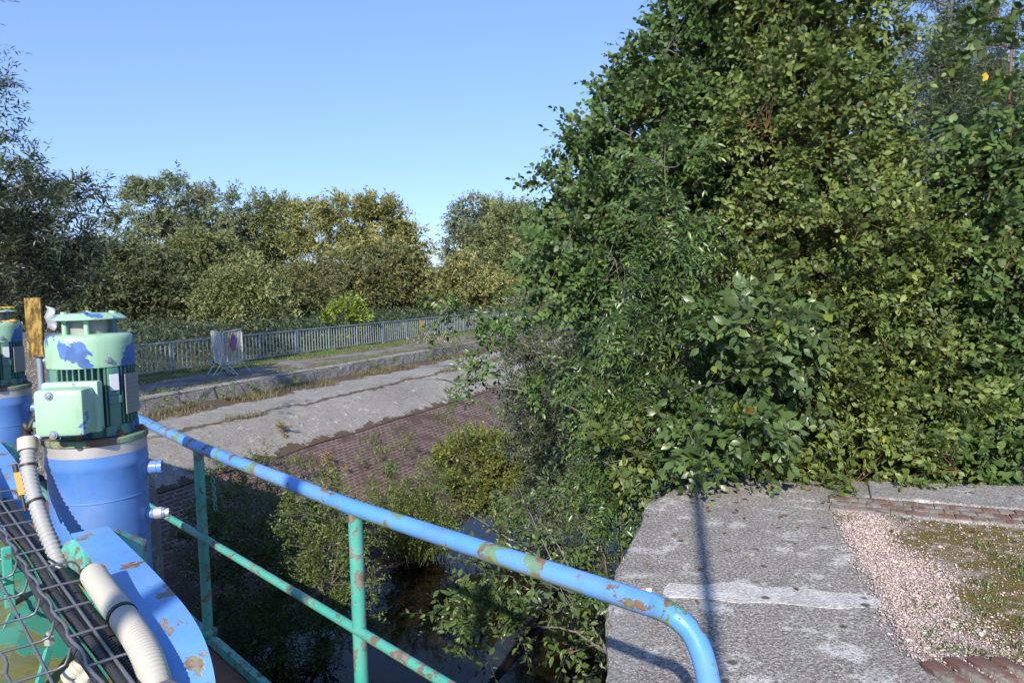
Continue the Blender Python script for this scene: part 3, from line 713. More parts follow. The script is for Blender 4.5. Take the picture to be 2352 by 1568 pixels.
# ------------------------------------------------------------------ gate hoist with electric motor
PC = Vector((-1.60, 2.80, 0))
cd = Vector((.49, -.87, 0)).normalized(); rd = Vector((.87, .49, 0)).normalized()
def dirv(deg): return cd * math.cos(R(deg)) + rd * math.sin(R(deg))
def yaw(d): return math.atan2(d.y, d.x)
def make_hoist():
    h = empty('hoist_motor', PC); h.scale = (.885, .885, 1)
    tag(h, 'nearer hoist motor with peeling mint green cover on a bright blue barrel', 'motor', 'hoist motors on the walkway')
    b = MB().lathe([(.188, .35), (.188, .80), (.1895, .802), (.1895, .806), (.190, .90), (.190, .955), (.1925, .957), (.1925, .960), (.191, .962), (.191, 1.06), (.197, 1.075), (.199, 1.09), (.197, 1.10), (.196, 1.135)], n=56).build('barrel', M['barrel'], h, smooth=35)
    MB().lathe([(.1965, 1.128), (.1965, 1.168)], n=56).build('aluminium_band', M['alu'], h, smooth=35)
    f = MB().lathe([(.199, 1.168), (.203, 1.172), (.203, 1.188), (.199, 1.193), (.10, 1.195)], n=56).build('flange', M['flange'], h, smooth=35)
    for a in (-62, -20, 30, 78, 130, 200, 250):
        d = dirv(a); MB().lathe([(.016, 1.194), (.016, 1.198), (.012, 1.199), (.0115, 1.213)], d * .178, 6).build('bolt', M['rust'], f)
    # side stubs
    for (z, r1, nm, mt) in ((1.045, .026, 'pipe_stub', 'barrel'), (.862, .021, 'drain_plug', 'alu')):
        d = dirv(72); m_ = Matrix.Translation(d * .186 + Vector((0, 0, z))) @ d.to_track_quat('Z', 'Y').to_matrix().to_4x4()
        st = MB().lathe([(r1 * 1.65, -.01), (r1 * 1.6, .006), (r1 * 1.02, .012), (r1, .05), (r1 * .94, .052), (r1 * .94, .055), (r1 * 1.0, .057), (r1, .072), (r1 * .55, .073), (r1 * .5, .05)], n=24, m=m_).build(nm, M[mt if nm == 'pipe_stub' else 'barrel'], h, smooth=35)
        if nm == 'drain_plug':
            MB().lathe([(r1 * 1.12, .03), (r1 * 1.15, .06), (r1 * .8, .066), (r1 * .8, .09)], n=16, m=m_).build('plug_cap', M['alu'], st, smooth=35)
    # motor body with fins
    mb = MB().lathe([(.15, 1.195), (.15, 1.225), (.132, 1.235), (.132, 1.47)], n=40)
    for k in range(44):
        a = k / 44 * 360
        if -48 < ((a + 180) % 360) - 180 < 4 and False: continue
        d = dirv(a); mb.box(d * .147 + Vector((0, 0, 1.345)), (.036, .0055, .215), yaw(d))
    for a in (28, -58, 118, 208): 
        d = dirv(a); mb.box(d * .152 + Vector((0, 0, 1.33)), (.03, .05, .24), yaw(d), bev=.006); mb.box(d * .166 + Vector((0, 0, 1.33)), (.014, .056, .03), yaw(d), bev=.004)
    for a in (20, 40, -70, 110, 200, 290): 
        d = dirv(a); mb.box(d * .15 + Vector((0, 0, 1.215)), (.05, .045, .04), yaw(d), bev=.006)
    bd_ = mb.build('motor_body', M['body_green'], h, smooth=40)
    d = dirv(28); MB().box(d * .1685 + Vector((0, 0, 1.395)), (.004, .036, .06), yaw(d)).build('worn_patch', M['white_chip'], bd_)
    # fan cover, cap, posts
    fc = MB().lathe([(.166, 1.452), (.1675, 1.456), (.1675, 1.545), (.163, 1.562), (.152, 1.571), (.11, 1.575), (.09, 1.575)], n=56).build('fan_cover', M['mint'], h, smooth=40)
    for a in (22, -95, 140):
        d = dirv(a); m_ = Matrix.Translation(d * .166 + Vector((0, 0, 1.478))) @ d.to_track_quat('Z', 'Y').to_matrix().to_4x4()
        MB().lathe([(.014, 0), (.014, .003), (.009, .004), (.009, .011)], n=6, m=m_).build('screw', M['galv'], fc)
    MB().lathe([(.088, 1.573), (.088, 1.628)], n=40).build('fan_collar', M['grey_plate'], h, smooth=40)
    cp = MB().lathe([(.145, 1.627), (.146, 1.630), (.118, 1.648), (.09, 1.650)], n=48).build('rain_cap', M['mint_box'], h, smooth=40)
    for a in (-55, -5, 60, 125, 180, 240):
        d = dirv(a)
        MB().tube([d * .108 + Vector((0, 0, 1.56)), d * .108 + Vector((0, 0, 1.632))], .0105, 10).build('cap_post', M['body_green'] if a > 20 else M['mint_box'], cp, smooth=40)
        MB().lathe([(.012, 1.645), (.012, 1.656)], d * .108, 6).build('bolt', M['mint_box'], cp)
    # terminal box
    d = dirv(-23); y = yaw(d)
    tb = MB().box(d * .255 + Vector((0, 0, 1.313)), (.115, .185, .165), y, bev=.018).build('terminal_box', M['mint_box'], h, smooth=40)
    MB().box(d * .185 + Vector((0, 0, 1.318)), (.05, .215, .185), y, bev=.008).build('box_frame', M['mint_box'], tb, smooth=40)
    t_ = Vector((-d.y, d.x, 0)); 
    for (s, z) in ((.03, 1.375), (.022, 1.240)):
        q = d * .312 - t_ * s * (-1) * -1 + Vector((0, 0, z)); m_ = Matrix.Translation(q) @ d.to_track_quat('Z', 'Y').to_matrix().to_4x4()
        MB().lathe([(.015, 0), (.015, .004), (.009, .004), (.009, .008), (.004, .009)], n=14, m=m_).build('screw', M['galv'], tb, smooth=40)
    gl = -t_ if (-t_).dot(rd) < 0 else t_
    m_ = Matrix.Translation(d * .245 + gl * .092 + Vector((0, 0, 1.262))) @ gl.to_track_quat('Z', 'Y').to_matrix().to_4x4()
    MB().lathe([(.026, 0), (.026, .014), (.02, .015), (.02, .03)], n=6, m=m_).build('cable_gland', M['cast_green'], tb)
    # name plate
    d = dirv(60); np_ = MB().box(d * .168 + Vector((0, 0, 1.345)), (.003, .105, .15), yaw(d)).build('name_plate', M['grey_plate'], h)
    lm = MB()
    for k in range(7): lm.box(d * .1705 + Vector((0, 0, 1.40 - k * .018)), (.002, .075 if k % 2 else .085, .0025), yaw(d))
    lm.build('engraved_lines', M['galv'], np_)
    return h
hoist = make_hoist()
OFF = Vector((-1.49, 1.60, 0))
h2 = copy_tree(hoist); h2.location = PC + OFF
tag(h2, 'farther hoist motor crusted with orange lichen at the left picture edge', 'motor', 'hoist motors on the walkway')
# lichen crust on the farther motor
rl = np.random.default_rng(2)
def lichen_on(name, z, rmax, n, parent):
    mb = MB()
    for k in range(n):
        a = rl.uniform(0, 6.28); r = rmax * math.sqrt(rl.uniform(.1, 1)); s = rl.uniform(.012, .03)
        mb.lathe([(s, -.002), (s * .9, s * .25), (s * .4, s * .42)], (r * math.cos(a), r * math.sin(a), z), 7)
    return mb.build(name, M['lichen'], parent, smooth=60)
lichen_on('lichen_crust', 1.649, .12, 60, h2); lichen_on('lichen_crust', 1.571, .15, 70, h2)

# black cable + grey conduit beside each motor
def spiral_hose(name, pts, r, mat, ridge=.012, amp=.12, n=14, sm=True):
    pts = [Vector(p) for p in pts]
    # Catmull-Rom resample
    ext = [pts[0] * 2 - pts[1]] + pts + [pts[-1] * 2 - pts[-2]]; dense = []
    for i in range(1, len(ext) - 2):
        for k in range(24):
            t = k / 24; a, b, c, d = ext[i - 1], ext[i], ext[i + 1], ext[i + 2]
            dense.append(.5 * ((2 * b) + (c - a) * t + (2 * a - 5 * b + 4 * c - d) * t * t + (3 * b - a - 3 * c + d) * t ** 3))
    dense.append(pts[-1])
    D = np.array([tuple(p) for p in dense]); s = np.concatenate([[0], np.cumsum(np.linalg.norm(np.diff(D, axis=0), axis=1))])
    m = max(6, int(s[-1] / ridge * 4)) if ridge else 40
    ss = np.linspace(0, s[-1], m); Q = np.stack([np.interp(ss, s, D[:, i]) for i in range(3)], -1)
    rr = [r * (1 - (amp if ridge and (i % 4) in (0, 1) else 0)) for i in range(m)]
    return MB().tube([Vector(q) for q in Q], rr, n).build(name, mat, smooth=50)
cp_ = [at(64, 1024, 2.62), at(67, 1085, 2.58), at(82, 1150, 2.53), at(104, 1215, 2.48), at(124, 1262, 2.45), at(140, 1310, 2.42)]
def conduit():
    r = empty('cable_conduit', cp_[0]); tag(r, 'nearer white ribbed conduit rising beside the bright blue barrel', 'conduit', 'conduits beside the hoist motors')
    o = spiral_hose('ribbed_tube', cp_, .0265, M['hose_grey'], .017, .16); world_parent(o, r)
    a, b = cp_[0], cp_[0] + (cp_[0] - cp_[1]).normalized() * .028
    o = MB().tube([a - (b - a) * .6, b], .033, 18).build('end_collar', M['hose_white'], smooth=40); world_parent(o, r)
    o = spiral_hose('cable', [b - Vector((0, 0, .01)), b + Vector((-.005, 0, .05)), at(66, 985, 2.63), at(80, 964, 2.65), at(92, 960, 2.66)], .0145, M['black'], 0); world_parent(o, r)
    for k, (i, t) in enumerate(((0, .75), (2, .05))):
        c = cp_[i].lerp(cp_[i + 1], t); d = (cp_[i + 1] - cp_[i]).normalized()
        o = MB().tube([c - d * .004, c + d * .004], .029, 18).build('cable_tie', M['black'], smooth=40); world_parent(o, r)
    t0 = cp_[0].lerp(cp_[1], .95) - rd * .037; t1 = cp_[1].lerp(cp_[2], .75) - rd * .036
    o = MB().tube([t0 + (t0 - t1) * .35, t0], .009, 8).build('tag_cord', M['black']); world_parent(o, r)
    o = MB().tube([t1, t1 + (t1 - t0) * .7], .006, 8).build('tag_cord', M['black']); world_parent(o, r)
    o = MB().box((0, 0, 0), (.017, .010, (t1 - t0).length), m=Matrix.Translation((t0 + t1) / 2) @ (t1 - t0).to_track_quat('Z', 'Y').to_matrix().to_4x4()).build('yellow_tag', M['yellow']); world_parent(o, r)
    return r
c1 = conduit()
c2 = copy_tree(c1); c2.location = c1.location + OFF
tag(c2, 'farther white conduit beside the lichen-covered motor at the picture edge', 'conduit', 'conduits beside the hoist motors')

# curved blue guard arm
apx = [(206, 1216, 2.50), (250, 1262, 2.30), (292, 1308, 2.13), (338, 1362, 1.97), (378, 1415, 1.85), (408, 1470, 1.765), (428, 1530, 1.71), (440, 1600, 1.68), (447, 1690, 1.665)]
ac = [at(*p) for p in apx]; aw = Vector((.78, .62, 0)).normalized()
def catmull(pts, k=6):
    ext = [pts[0] * 2 - pts[1]] + pts + [pts[-1] * 2 - pts[-2]]; out = []
    for i in range(1, len(ext) - 2):
        a, b, c, d = ext[i - 1:i + 3]
        for q in range(k):
            t = q / k; out.append(.5 * ((2 * b) + (c - a) * t + (2 * a - 5 * b + 4 * c - d) * t * t + (3 * b - a - 3 * c + d) * t ** 3))
    return out + [pts[-1]]
acd = catmull(ac)
def ribbon(pts, wdir, hw, th):
    mb = MB(); V = []
    for i, p in enumerate(pts):
        t = (pts[min(i + 1, len(pts) - 1)] - pts[max(i - 1, 0)]).normalized(); nn = wdir.cross(t).normalized()
        if nn.z < 0: nn = -nn
        V += [p - wdir * hw, p + wdir * hw, p + wdir * hw - nn * th, p - wdir * hw - nn * th]
    F = [(i * 4 + a, i * 4 + (a + 1) % 4, i * 4 + 4 + (a + 1) % 4, i * 4 + 4 + a) for i in range(len(pts) - 1) for a in range(4)] + [(0, 1, 2, 3), tuple(len(V) - 4 + k for k in (3, 2, 1, 0))]
    return mb.add(V, F)
def make_arm():
    r = empty('guard_arm', ac[0]); tag(r, 'nearer curved blue steel guard arm with big rust patch', 'guard arm', 'curved blue guard arms')
    o = ribbon(acd, aw, .057, .008).build('top_plate', M['arm_blue'], smooth=40); world_parent(o, r)
    V = []
    for p in acd: V += [p - aw * .006 - Vector((0, 0, .009)), p + aw * .006 - Vector((0, 0, .009)), p + aw * .006 - Vector((0, 0, .16)), p - aw * .006 - Vector((0, 0, .16))]
    F = [(i * 4 + a, i * 4 + (a + 1) % 4, i * 4 + 4 + (a + 1) % 4, i * 4 + 4 + a) for i in range(len(acd) - 1) for a in range(4)] + [(0, 1, 2, 3), tuple(len(V) - 4 + k for k in (3, 2, 1, 0))]
    o = MB().add(V, F).build('web_plate', M['cast_green']); world_parent(o, r)
    # gussets
    A = [at(140, 1262, 2.44), at(150, 1246, 2.44), at(168, 1238, 2.44), at(190, 1252, 2.42), at(236, 1296, 2.30), at(200, 1330, 2.38), at(150, 1300, 2.44)]
    th = Vector((.006, .008, 0)); k = len(A)
    o = MB().add(A + [a + th for a in A], [tuple(range(k)), tuple(range(2 * k - 1, k - 1, -1))] + [(i, (i + 1) % k, k + (i + 1) % k, k + i) for i in range(k)]).build('gusset', M['teal']); world_parent(o, r)
    A = [at(258, 1216, 2.5), at(330, 1240, 2.56), at(332, 1300, 2.50), at(318, 1290, 2.40)]; k = 4
    o = MB().add(A + [a + th for a in A], [tuple(range(k)), tuple(range(2 * k - 1, k - 1, -1))] + [(i, (i + 1) % k, k + (i + 1) % k, k + i) for i in range(k)]).build('gusset', M['teal']); world_parent(o, r)
    return r
arm = make_arm()
arm2 = copy_tree(arm); arm2.location = arm.location + OFF
tag(arm2, 'farther curved blue guard arm below the lichen-covered motor', 'guard arm', 'curved blue guard arms')

# green gear casing beneath
K = 1.13
cas = empty('gear_casing', at(150, 1500, 2.0)); tag(cas, 'green gear casing with yellow stains under the wire basket', 'gear casing')
C4 = [at(-120, 1215, 2.55 * K), at(135, 1255, 2.46 * K), at(425, 1640, 1.75 * K), at(440, 1900, 1.5 * K), at(-150, 1900, 1.35 * K)]
kk = len(C4); o = MB().add(C4 + [p - Vector((0, 0, .4)) for p in C4], [tuple(range(kk))] + [(i, kk + i, kk + (i + 1) % kk, (i + 1) % kk) for i in range(kk)]).build('casing_plate', M['cast_green']); world_parent(o, cas)
for (a, b) in (((112, 1490, 1.90 * K - .03), (70, 1640, 1.70 * K)), ((28, 1410, 2.07 * K - .03), (-40, 1560, 1.85 * K)), ((10, 1290, 2.35 * K), (35, 1420, 2.1 * K)),):
    o = MB().tube([at(*a), at(*b)], .012, 4).build('rib', M['teal']); world_parent(o, cas)
pb = at(20, 1340, 2.1 * K); o = MB().box(pb, (.03, .02, .25), .7, bev=.004).build('side_plate', M['teal']); world_parent(o, cas)
for (x, y, Y, r_) in ((176, 1540, 1.93, .024), (190, 1566, 1.90, .02)):
    c = at(x, y, Y); d = Vector((.6, .2, .6)).normalized(); m_ = Matrix.Translation(c) @ d.to_track_quat('Z', 'Y').to_matrix().to_4x4()
    o = MB().lathe([(r_, -.03), (r_, 0), (r_ * 1.15, .004), (r_ * 1.15, .012), (r_, .016), (r_ * 1.1, .02), (r_ * .9, .03), (r_ * .3, .036)], n=16, m=m_).build('cable_gland', M['hose_white'], smooth=40); world_parent(o, cas)
c = at(113, 1462, 2.0); o = MB().lathe([(.014, -.02), (.014, .004), (.008, .004), (.008, .016)], c, 6).build('bolt', M['alu']); world_parent(o, cas)

# hoses and wire basket run along the walkway
wa = P(0, 1149, .86); wb_ = P(304, 1568, .86); sdir = (wb_ - wa).normalized(); qdir = Vector((sdir.y, -sdir.x, 0))
if qdir.y > 0: qdir = -qdir
def W(s, q, z=0): return wa + sdir * s + qdir * q + Vector((0, 0, z))
wr = .0038
top = MB()
for q, amp in ((0, 0), (.052, .006)):
    top.tube([W(s, q + amp * math.sin(s * 31.4), 0 if not amp else .003 * math.sin(s * 31.4)) for s in np.linspace(-.4, 2.6, 60)], wr * 1.15, 7)
for k in range(-2, 13):
    s = .05 + k * .2
    top.tube([W(s, -.085, -.045), W(s, -.083, -.02), W(s, -.075, -.006), W(s, -.06, 0.004), W(s, 0, .005), W(s, .055, .004)], wr, 7)
tag(top.build('wire_basket', M['steel'], smooth=60), 'grey wire basket lid hooked over the dark corrugated hoses', 'wire basket')
low = MB()
for q, amp in ((.115, 0), (.185, .007)):
    low.tube([W(s, q + amp * math.sin(s * 31.4), -.05) for s in np.linspace(-.4, 2.6, 60)], wr * 1.1, 7)
for k in range(-2, 13):
    s = .10 + k * .2
    low.tube([W(s + .01, .066, .0), W(s + .008, .07, -.02), W(s + .004, .078, -.04), W(s, .095, -.047), W(s, .15, -.047), W(s, .195, -.047)], wr, 7)
tag(low.build('wire_tray', M['steel'], smooth=60), 'lower grey wire tray above the green gear casing', 'wire tray')
lab = ['dark ribbed hose directly under the straight basket wire', 'dark ribbed hose left of its twin under the basket', 'thick dark ribbed hose in shade right of the basket']
for (q, z, r_, lb, rg) in ((.012, -.02, .0135, lab[0], .012), (.045, -.024, .0135, lab[1], .012), (-.05, -.07, .026, lab[2], .016)):
    o = spiral_hose('corrugated_hose', [W(-.4, q, z), W(.3, q + .006, z - .004), W(.8, q - .004, z), W(1.3, q + .006, z - .003), W(1.9, q - .004, z), W(2.6, q, z)], r_, M['hose_dark'], rg, .16, 12)
    tag(o, lb, 'hose', 'dark hoses along the walkway')
hp = [at(214, 1318, 2.02), at(243, 1362, 1.92), at(288, 1424, 1.80), at(330, 1490, 1.70), at(356, 1560, 1.63), at(366, 1640, 1.60)]
def pale():
    r = empty('pale_hose', hp[0]); tag(r, 'nearer thick cream hose lying below the blue guard arm', 'hose', 'cream hoses below the guard arms')
    o = spiral_hose('hose_wall', hp, .034, M['hose_white'], .010, .04, 20); world_parent(o, r)
    d = (hp[2] - hp[1]).normalized(); c = hp[1].lerp(hp[2], .85)
    o = MB().tube([c - d * .006, c + d * .006], .0365, 20).build('black_strap', M['black'], smooth=40); world_parent(o, r)
    return r
p1 = pale(); p2 = copy_tree(p1); p2.location = p1.location + OFF
tag(p2, 'farther cream hose curving below the farther guard arm', 'hose', 'cream hoses below the guard arms')

# orange plate with cable loop on the pier edge
op = at(1466, 1378, 3.85)
r = empty('orange_bracket', op); tag(r, 'small orange plate with black cable loop on the pier edge', 'bracket')
MB().box((0, 0, 0), (.115, .012, .13), .15, bev=.003).build('plate', M['orange'], r)
MB().box((.055, -.008, .045), (.028, .008, .05), .15).build('clip', M['white_chip'], r)
MB().tube([(.03 + .075 * math.cos(t), -.02, -.075 + .065 * math.sin(t)) for t in np.linspace(2.6, 6.9, 18)], .008, 8).build('cable_loop', M['black'], r, smooth=60)

# unseen poles behind the camera, placed for the shadows on pier and rail
for (x, y, r_, h_, lb) in ((-.47, -3.0, .04, 5.6, 'tall thin steel pole shading the pier from behind the camera'), (-2.05, -3.0, .06, 4.75, 'tall steel pole behind the camera shading the handrail')):
    o = MB().lathe([(r_ * 1.8, 0), (r_ * 1.8, .03), (r_ * 1.1, .05), (r_, .3), (r_ * .9, h_), (r_ * .5, h_ + .03)], (0, 0, 0), 16).build('steel_pole', M['galv'], smooth=40)
    o.location = (x, y, 0); tag(o, lb, 'pole')

# yellowed board and scrap of cloth behind the far motor
bp = at(80, 752, 7.0)
bo = empty('notice_board', bp); tag(bo, 'yellowed weathered board on a post behind the far motor', 'board')
MB().box((0, 0, 0), (.165, .03, .56), -.1, bev=.006).build('panel', M['board'], bo)
MB().tube([(.0, .04, -2.2), (.0, .04, .2)], .03, 8).build('post', M['galv'], bo, smooth=60)
V = []; 
for i in range(7):
    for j in range(4): V.append((j * .03 + .01 * math.sin(i * 1.7), .015 * math.sin(i * 1.3 + j), -i * .035 - .01 * j))
F = [(i * 4 + j, i * 4 + j + 1, i * 4 + 5 + j, i * 4 + 4 + j) for i in range(6) for j in range(3)]
cl = MB().add(V, F).build('cloth_scrap', M['galv_white'], smooth=180); cl.location = at(104, 702, 7.0)
s_ = cl.modifiers.new('thick', 'SOLIDIFY'); s_.thickness = .004
tag(cl, 'pale scrap of cloth caught beside the yellowed board', 'cloth')

# ------------------------------------------------------------------ metal fence along the path
def make_fence():
    r = empty('fence_section', U(0, 20.4, -.90), BANK_ROT); H = 1.02
    MB().box((2.94, 0, H - .02), (5.98, .065, .045), bev=.008).build('top_rail', M['galv'], r)
    for s in range(3): MB().box((.98 + 1.96 * s, 0, .10), (1.90, .035, .035)).build('bottom_rail', M['galv'], r)
    for s in range(4): MB().box((1.96 * s, 0, H / 2 - .03), (.06, .06, H - .02), bev=.006).build('post', M['galv'], r)
    base = None
    for s in range(3):
        for k in range(10):
            x = 1.96 * s + 1.96 * (k + 1) / 11
            if base is None: base = MB().box((0, 0, .54), (.03, .022, .85)).build('baluster', M['galv_white'], r); base.location = (x, 0, 0)
            else:
                c = base.copy(); COL.objects.link(c); c.location = (x, 0, 0); c.parent = r
    return r
fs = make_fence(); FS = [fs] + [copy_tree(fs) for _ in range(8)]
fl = ['grey metal fence panel behind the motors, leftmost on the path', 'grey metal fence panel with the crowd barriers standing before it', 'grey metal fence panel right of the crowd barriers',
      'grey metal fence panel behind the flowering weeds', 'grey metal fence panel just right of the flowering weeds', 'grey metal fence panel behind the protruding willow branch',
      'distant grey fence panel showing through the shrub leaves', 'far fence panel almost hidden by shrub leaves', 'farthest fence panel hidden behind the trees']
for i, o in enumerate(FS):
    o.location = U(11.3 + 6 * i, 20.4, -.90); tag(o, fl[i], 'fence', 'fence panels along the path')

# ------------------------------------------------------------------ crowd barriers
def make_barrier(label, loc, rz, tilt, w=1.75):
    r = empty('crowd_barrier', loc); r.rotation_euler = (tilt, 0, rz); tag(r, label, 'barrier', 'crowd barriers on the path')
    f = MB(); z0, z1 = .34, 1.36; c = .12
    fr = [(-w / 2 + c, 0, z1), (w / 2 - c, 0, z1), (w / 2 - .03, 0, z1 - .04), (w / 2, 0, z1 - c), (w / 2, 0, z0 + c), (w / 2 - c, 0, z0), (-w / 2 + c, 0, z0), (-w / 2, 0, z0 + c), (-w / 2, 0, z1 - c), (-w / 2 + .03, 0, z1 - .04)]
    f.tube(fr, .021, 8, closed=True).build('frame', M['barrier'], r, smooth=60)
    bb = None
    for k in range(12):
        x = -w / 2 + w * (k + 1) / 13
        if bb is None: bb = MB().tube([(0, 0, z0), (0, 0, z1)], .0085, 6).build('bar', M['barrier'], r, smooth=60); bb.location = (x, 0, 0)
        else: q = bb.copy(); COL.objects.link(q); q.location = (x, 0, 0); q.parent = r
    for x in (-w / 2 + .28, w / 2 - .28):
        for s in (-1, 1): MB().tube([(x, .02 * s, z0 + .02), (x + .0, .32 * s, 0)], .021, 8).build('leg', M['barrier'], r, smooth=60)
    return r
ba = P(533, 861, -.88)
b1 = make_barrier('pale metal crowd barrier carrying a round blue and red sign', ba + Vector((-.1, .45, 0)), R(91), R(0), 1.7)
sg = empty('road_sign', b1.location); sg.parent = None
sg.rotation_euler = b1.rotation_euler; sg.location = b1.location; tag(sg, 'round no-parking sign, blue with red ring, on the crowd barrier', 'sign')
mS = Matrix.Translation((-.05, -.035, .98)) @ Matrix.Rotation(R(90), 4, 'X')
MB().lathe([(.28, 0), (.28, .006)], n=32, m=mS).build('red_ring', M['red'], sg)
MB().lathe([(.215, .007), (.215, .010)], n=32, m=mS).build('blue_disc', M['sign_blue'], sg)
MB().box((0, 0, 0), (.05, .40, .004), m=mS @ Matrix.Translation((0, 0, .013)) @ Matrix.Rotation(R(45), 4, 'Z')).build('red_bar', M['red'], sg)
b2 = make_barrier('pale metal crowd barrier leaning open, left of the signed barrier', ba + Vector((-.44, .2, 0)), R(122), R(-4), 1.4)
MB().box((-.45, -.03, .70), (.18, .012, .26)).build('reflector', M['yellow'], b2)
nt_ = MB().box((0, 0, 0), (.36, .012, .24)).build('fence_tag', M['yellow'], None)
nt_.location = U(32.7, 20.34, -.12); nt_.rotation_euler = (0, 0, BANK_ROT); tag(nt_, 'small orange-yellow tag fixed high on the distant fence', 'tag')

# beam lying in the water
A, B = P(1318, 1262, -3.45), P(1090, 1590, -3.80)
bm_ = MB().box((0, 0, 0), ((B - A).length, .30, .16), m=Matrix.Translation((A + B) / 2) @ (B - A).to_track_quat('X', 'Z').to_matrix().to_4x4(), bev=.02).build('sunken_beam', M['timber'])
tag(bm_, 'dark wet beam sloping into the water beside the pier', 'beam')

# ------------------------------------------------------------------ grass and ground cover
rg = np.random.default_rng(21)
def strip_pts(n, u0, u1, w0, w1, z=None, clump=0, thr=0.):
    out = []
    while len(out) < n:
        u = rg.uniform(u0, u1); w = rg.uniform(w0, w1)
        if mnoise.noise(Vector((u * .8, w * .8, clump))) < thr: continue
        out.append(tuple(U(u, w, bank_z(w) if z is None else z)))
    return np.array(out)
def grass(name, pts, h, w, mat, lean=.5):
    V, F, t = blades(rg, pts, h, w, lean); o = np_mesh(name, V, F, mat, None, t); o['kind'] = 'stuff'; return o
grass('path_grass', strip_pts(36000, 10, 62, 18.5, 20.9, -.885, 1, -.2), .09, .016, M['grass'])
grass('path_edge_grass', strip_pts(9000, 10, 62, 16.25, 17.1, -.88, 5, .0), .07, .013, M['grass'])
grass('dry_grass', strip_pts(9000, 9, 60, 14.7, 15.7, None, 9, .0), .15, .011, M['dry_grass'], .8)
grass('crack_grass', strip_pts(2600, 9, 50, 13.2, 13.5, None, 13, .1), .13, .010, M['dry_grass'], .8)
grass('bank_grass', strip_pts(2200, 9, 40, 8.6, 11.6, None, 17, .28), .16, .011, M['grass'], .7)
# small green tufts on the gravel
tp = []
for (x, y) in [(2330, 1320), (2290, 1380), (2240, 1405), (2200, 1440), (2170, 1490), (2230, 1500), (2290, 1520), (2330, 1480), (2350, 1430), (2120, 1400), (2060, 1190), (1945, 1190), (2250, 1250), (2300, 1280), (2340, 1300), (2130, 1455), (2260, 1340)]:
    c = P(x, y, .008)
    for k in range(60): tp.append((c.x + rg.normal() * .045, c.y + rg.normal() * .05, .008))
grass('gravel_weeds', np.array(tp), .022, .007, M['lf_weed'], .9)

lp = []
while len(lp) < 80:
    x, y = rg.uniform(.6, 4.2), 6.2 - abs(rg.normal()) * 1.1
    if inside((x, y), poly) and y > 2.6: lp.append((x, y, .012 if not inside((x, y), gpoly) else .02))
lp = np.array(lp); k_ = len(lp)
V, F, kk_ = leaf_mesh(lp, rg.normal(size=(k_, 3)) * np.array([1, 1, .15]), np.array([0, 0, 1.]) + rg.normal(size=(k_, 3)) * .25, .03 + .03 * rg.random(k_), .02 + .02 * rg.random(k_), 'ovate')
M['litter'] = leaf('fallen_leaf', [(0, (.16, .07, .02)), (.4, (.20, .11, .04)), (.7, (.09, .065, .04)), (1, (.28, .19, .06))], .7, .1)
o = np_mesh('fallen_leaves', V, F, M['litter'], None, np.repeat(rg.random(k_), kk_)); o['kind'] = 'stuff'
# ------------------------------------------------------------------ trees on the near right bank
def B0(px, Y, z): 
    q = at(px, 900, Y); return Vector((q.x, q.y, z))
a_b = B0(1690, 8.6, -1.9)
plant('alder_tree', 'tall dark green alder leaning left over the channel', 'tree', a_b, [a_b, at(1665, 1000, 8.5), at(1650, 560, 8.4), at(1655, 100, 8.3), at(1660, -260, 8.3)], .075,
      [E(1700, 60, 8.3, 165, 240), E(1590, 230, 8.4, 165, 140), E(1480, 330, 8.4, 175, 130), E(1380, 430, 8.4, 120, 110), E(1500, 500, 8.3, 210, 110), E(1380, 590, 8.2, 150, 90), E(1560, 650, 8.3, 190, 130), E(1700, 350, 8.6, 150, 300), E(1700, -150, 8.4, 120, 150), E(1330, 660, 8.0, 110, 55)],
      6800, .33, 12, .085, .060, 'ovate', M['lf_alder'], M['bark_grey'], limbs=46, seed=3, up=.4, twr=.002, group='trees crowding the near bank')
b_b = B0(1930, 7.7, -1.7)
plant('birch_tree', 'bright green leafy tree with reddish twigs directly behind the pier', 'tree', b_b, [b_b, at(1905, 900, 7.7), at(1895, 500, 7.6), at(1900, 130, 7.6), at(1910, -220, 7.6)], .04,
      [E(1890, 60, 7.6, 130, 200), E(1840, 300, 7.4, 170, 190), E(1960, 330, 7.5, 90, 130), E(2060, 500, 7.4, 120, 130), E(1990, 120, 7.5, 18, 90), E(2040, 260, 7.4, 22, 80), E(1800, -20, 7.6, 30, 120), E(1880, 600, 7.2, 220, 190), E(2060, 680, 7.1, 190, 190), E(1900, 850, 6.95, 200, 150), E(2080, 930, 6.85, 200, 150), E(1960, 1040, 6.75, 200, 62), E(1990, 1090, 6.1, 120, 34), E(2120, 1085, 6.0, 90, 30), E(1760, 1085, 6.25, 60, 22), E(1770, -80, 7.9, 160, 140), E(2140, 470, 7.6, 50, 70)],
      8200, .32, 12, .080, .048, 'ovate', M['lf_birch'], M['bark_red'], limbs=60, seed=4, up=.6, twr=.0018, group='trees crowding the near bank')
c_b = B0(2330, 6.9, -1.5)
plant('sapling', 'slender reddish-stemmed sapling with sparse top at the right edge', 'tree', c_b, [c_b, at(2312, 560, 6.9), at(2318, 300, 6.9), at(2326, 60, 6.9), at(2332, -120, 6.9)], .022,
      [E(2330, 80, 6.9, 70, 110), E(2310, 330, 6.9, 90, 130), E(2330, 540, 6.8, 130, 130), E(2270, 450, 7.0, 80, 90)],
      600, .3, 8, .10, .075, 'ovate', M['lf_alder'], M['bark_red'], limbs=16, seed=6, up=.3, shell=.3, group='trees crowding the near bank')
d_b = B0(2330, 7.1, -1.5)
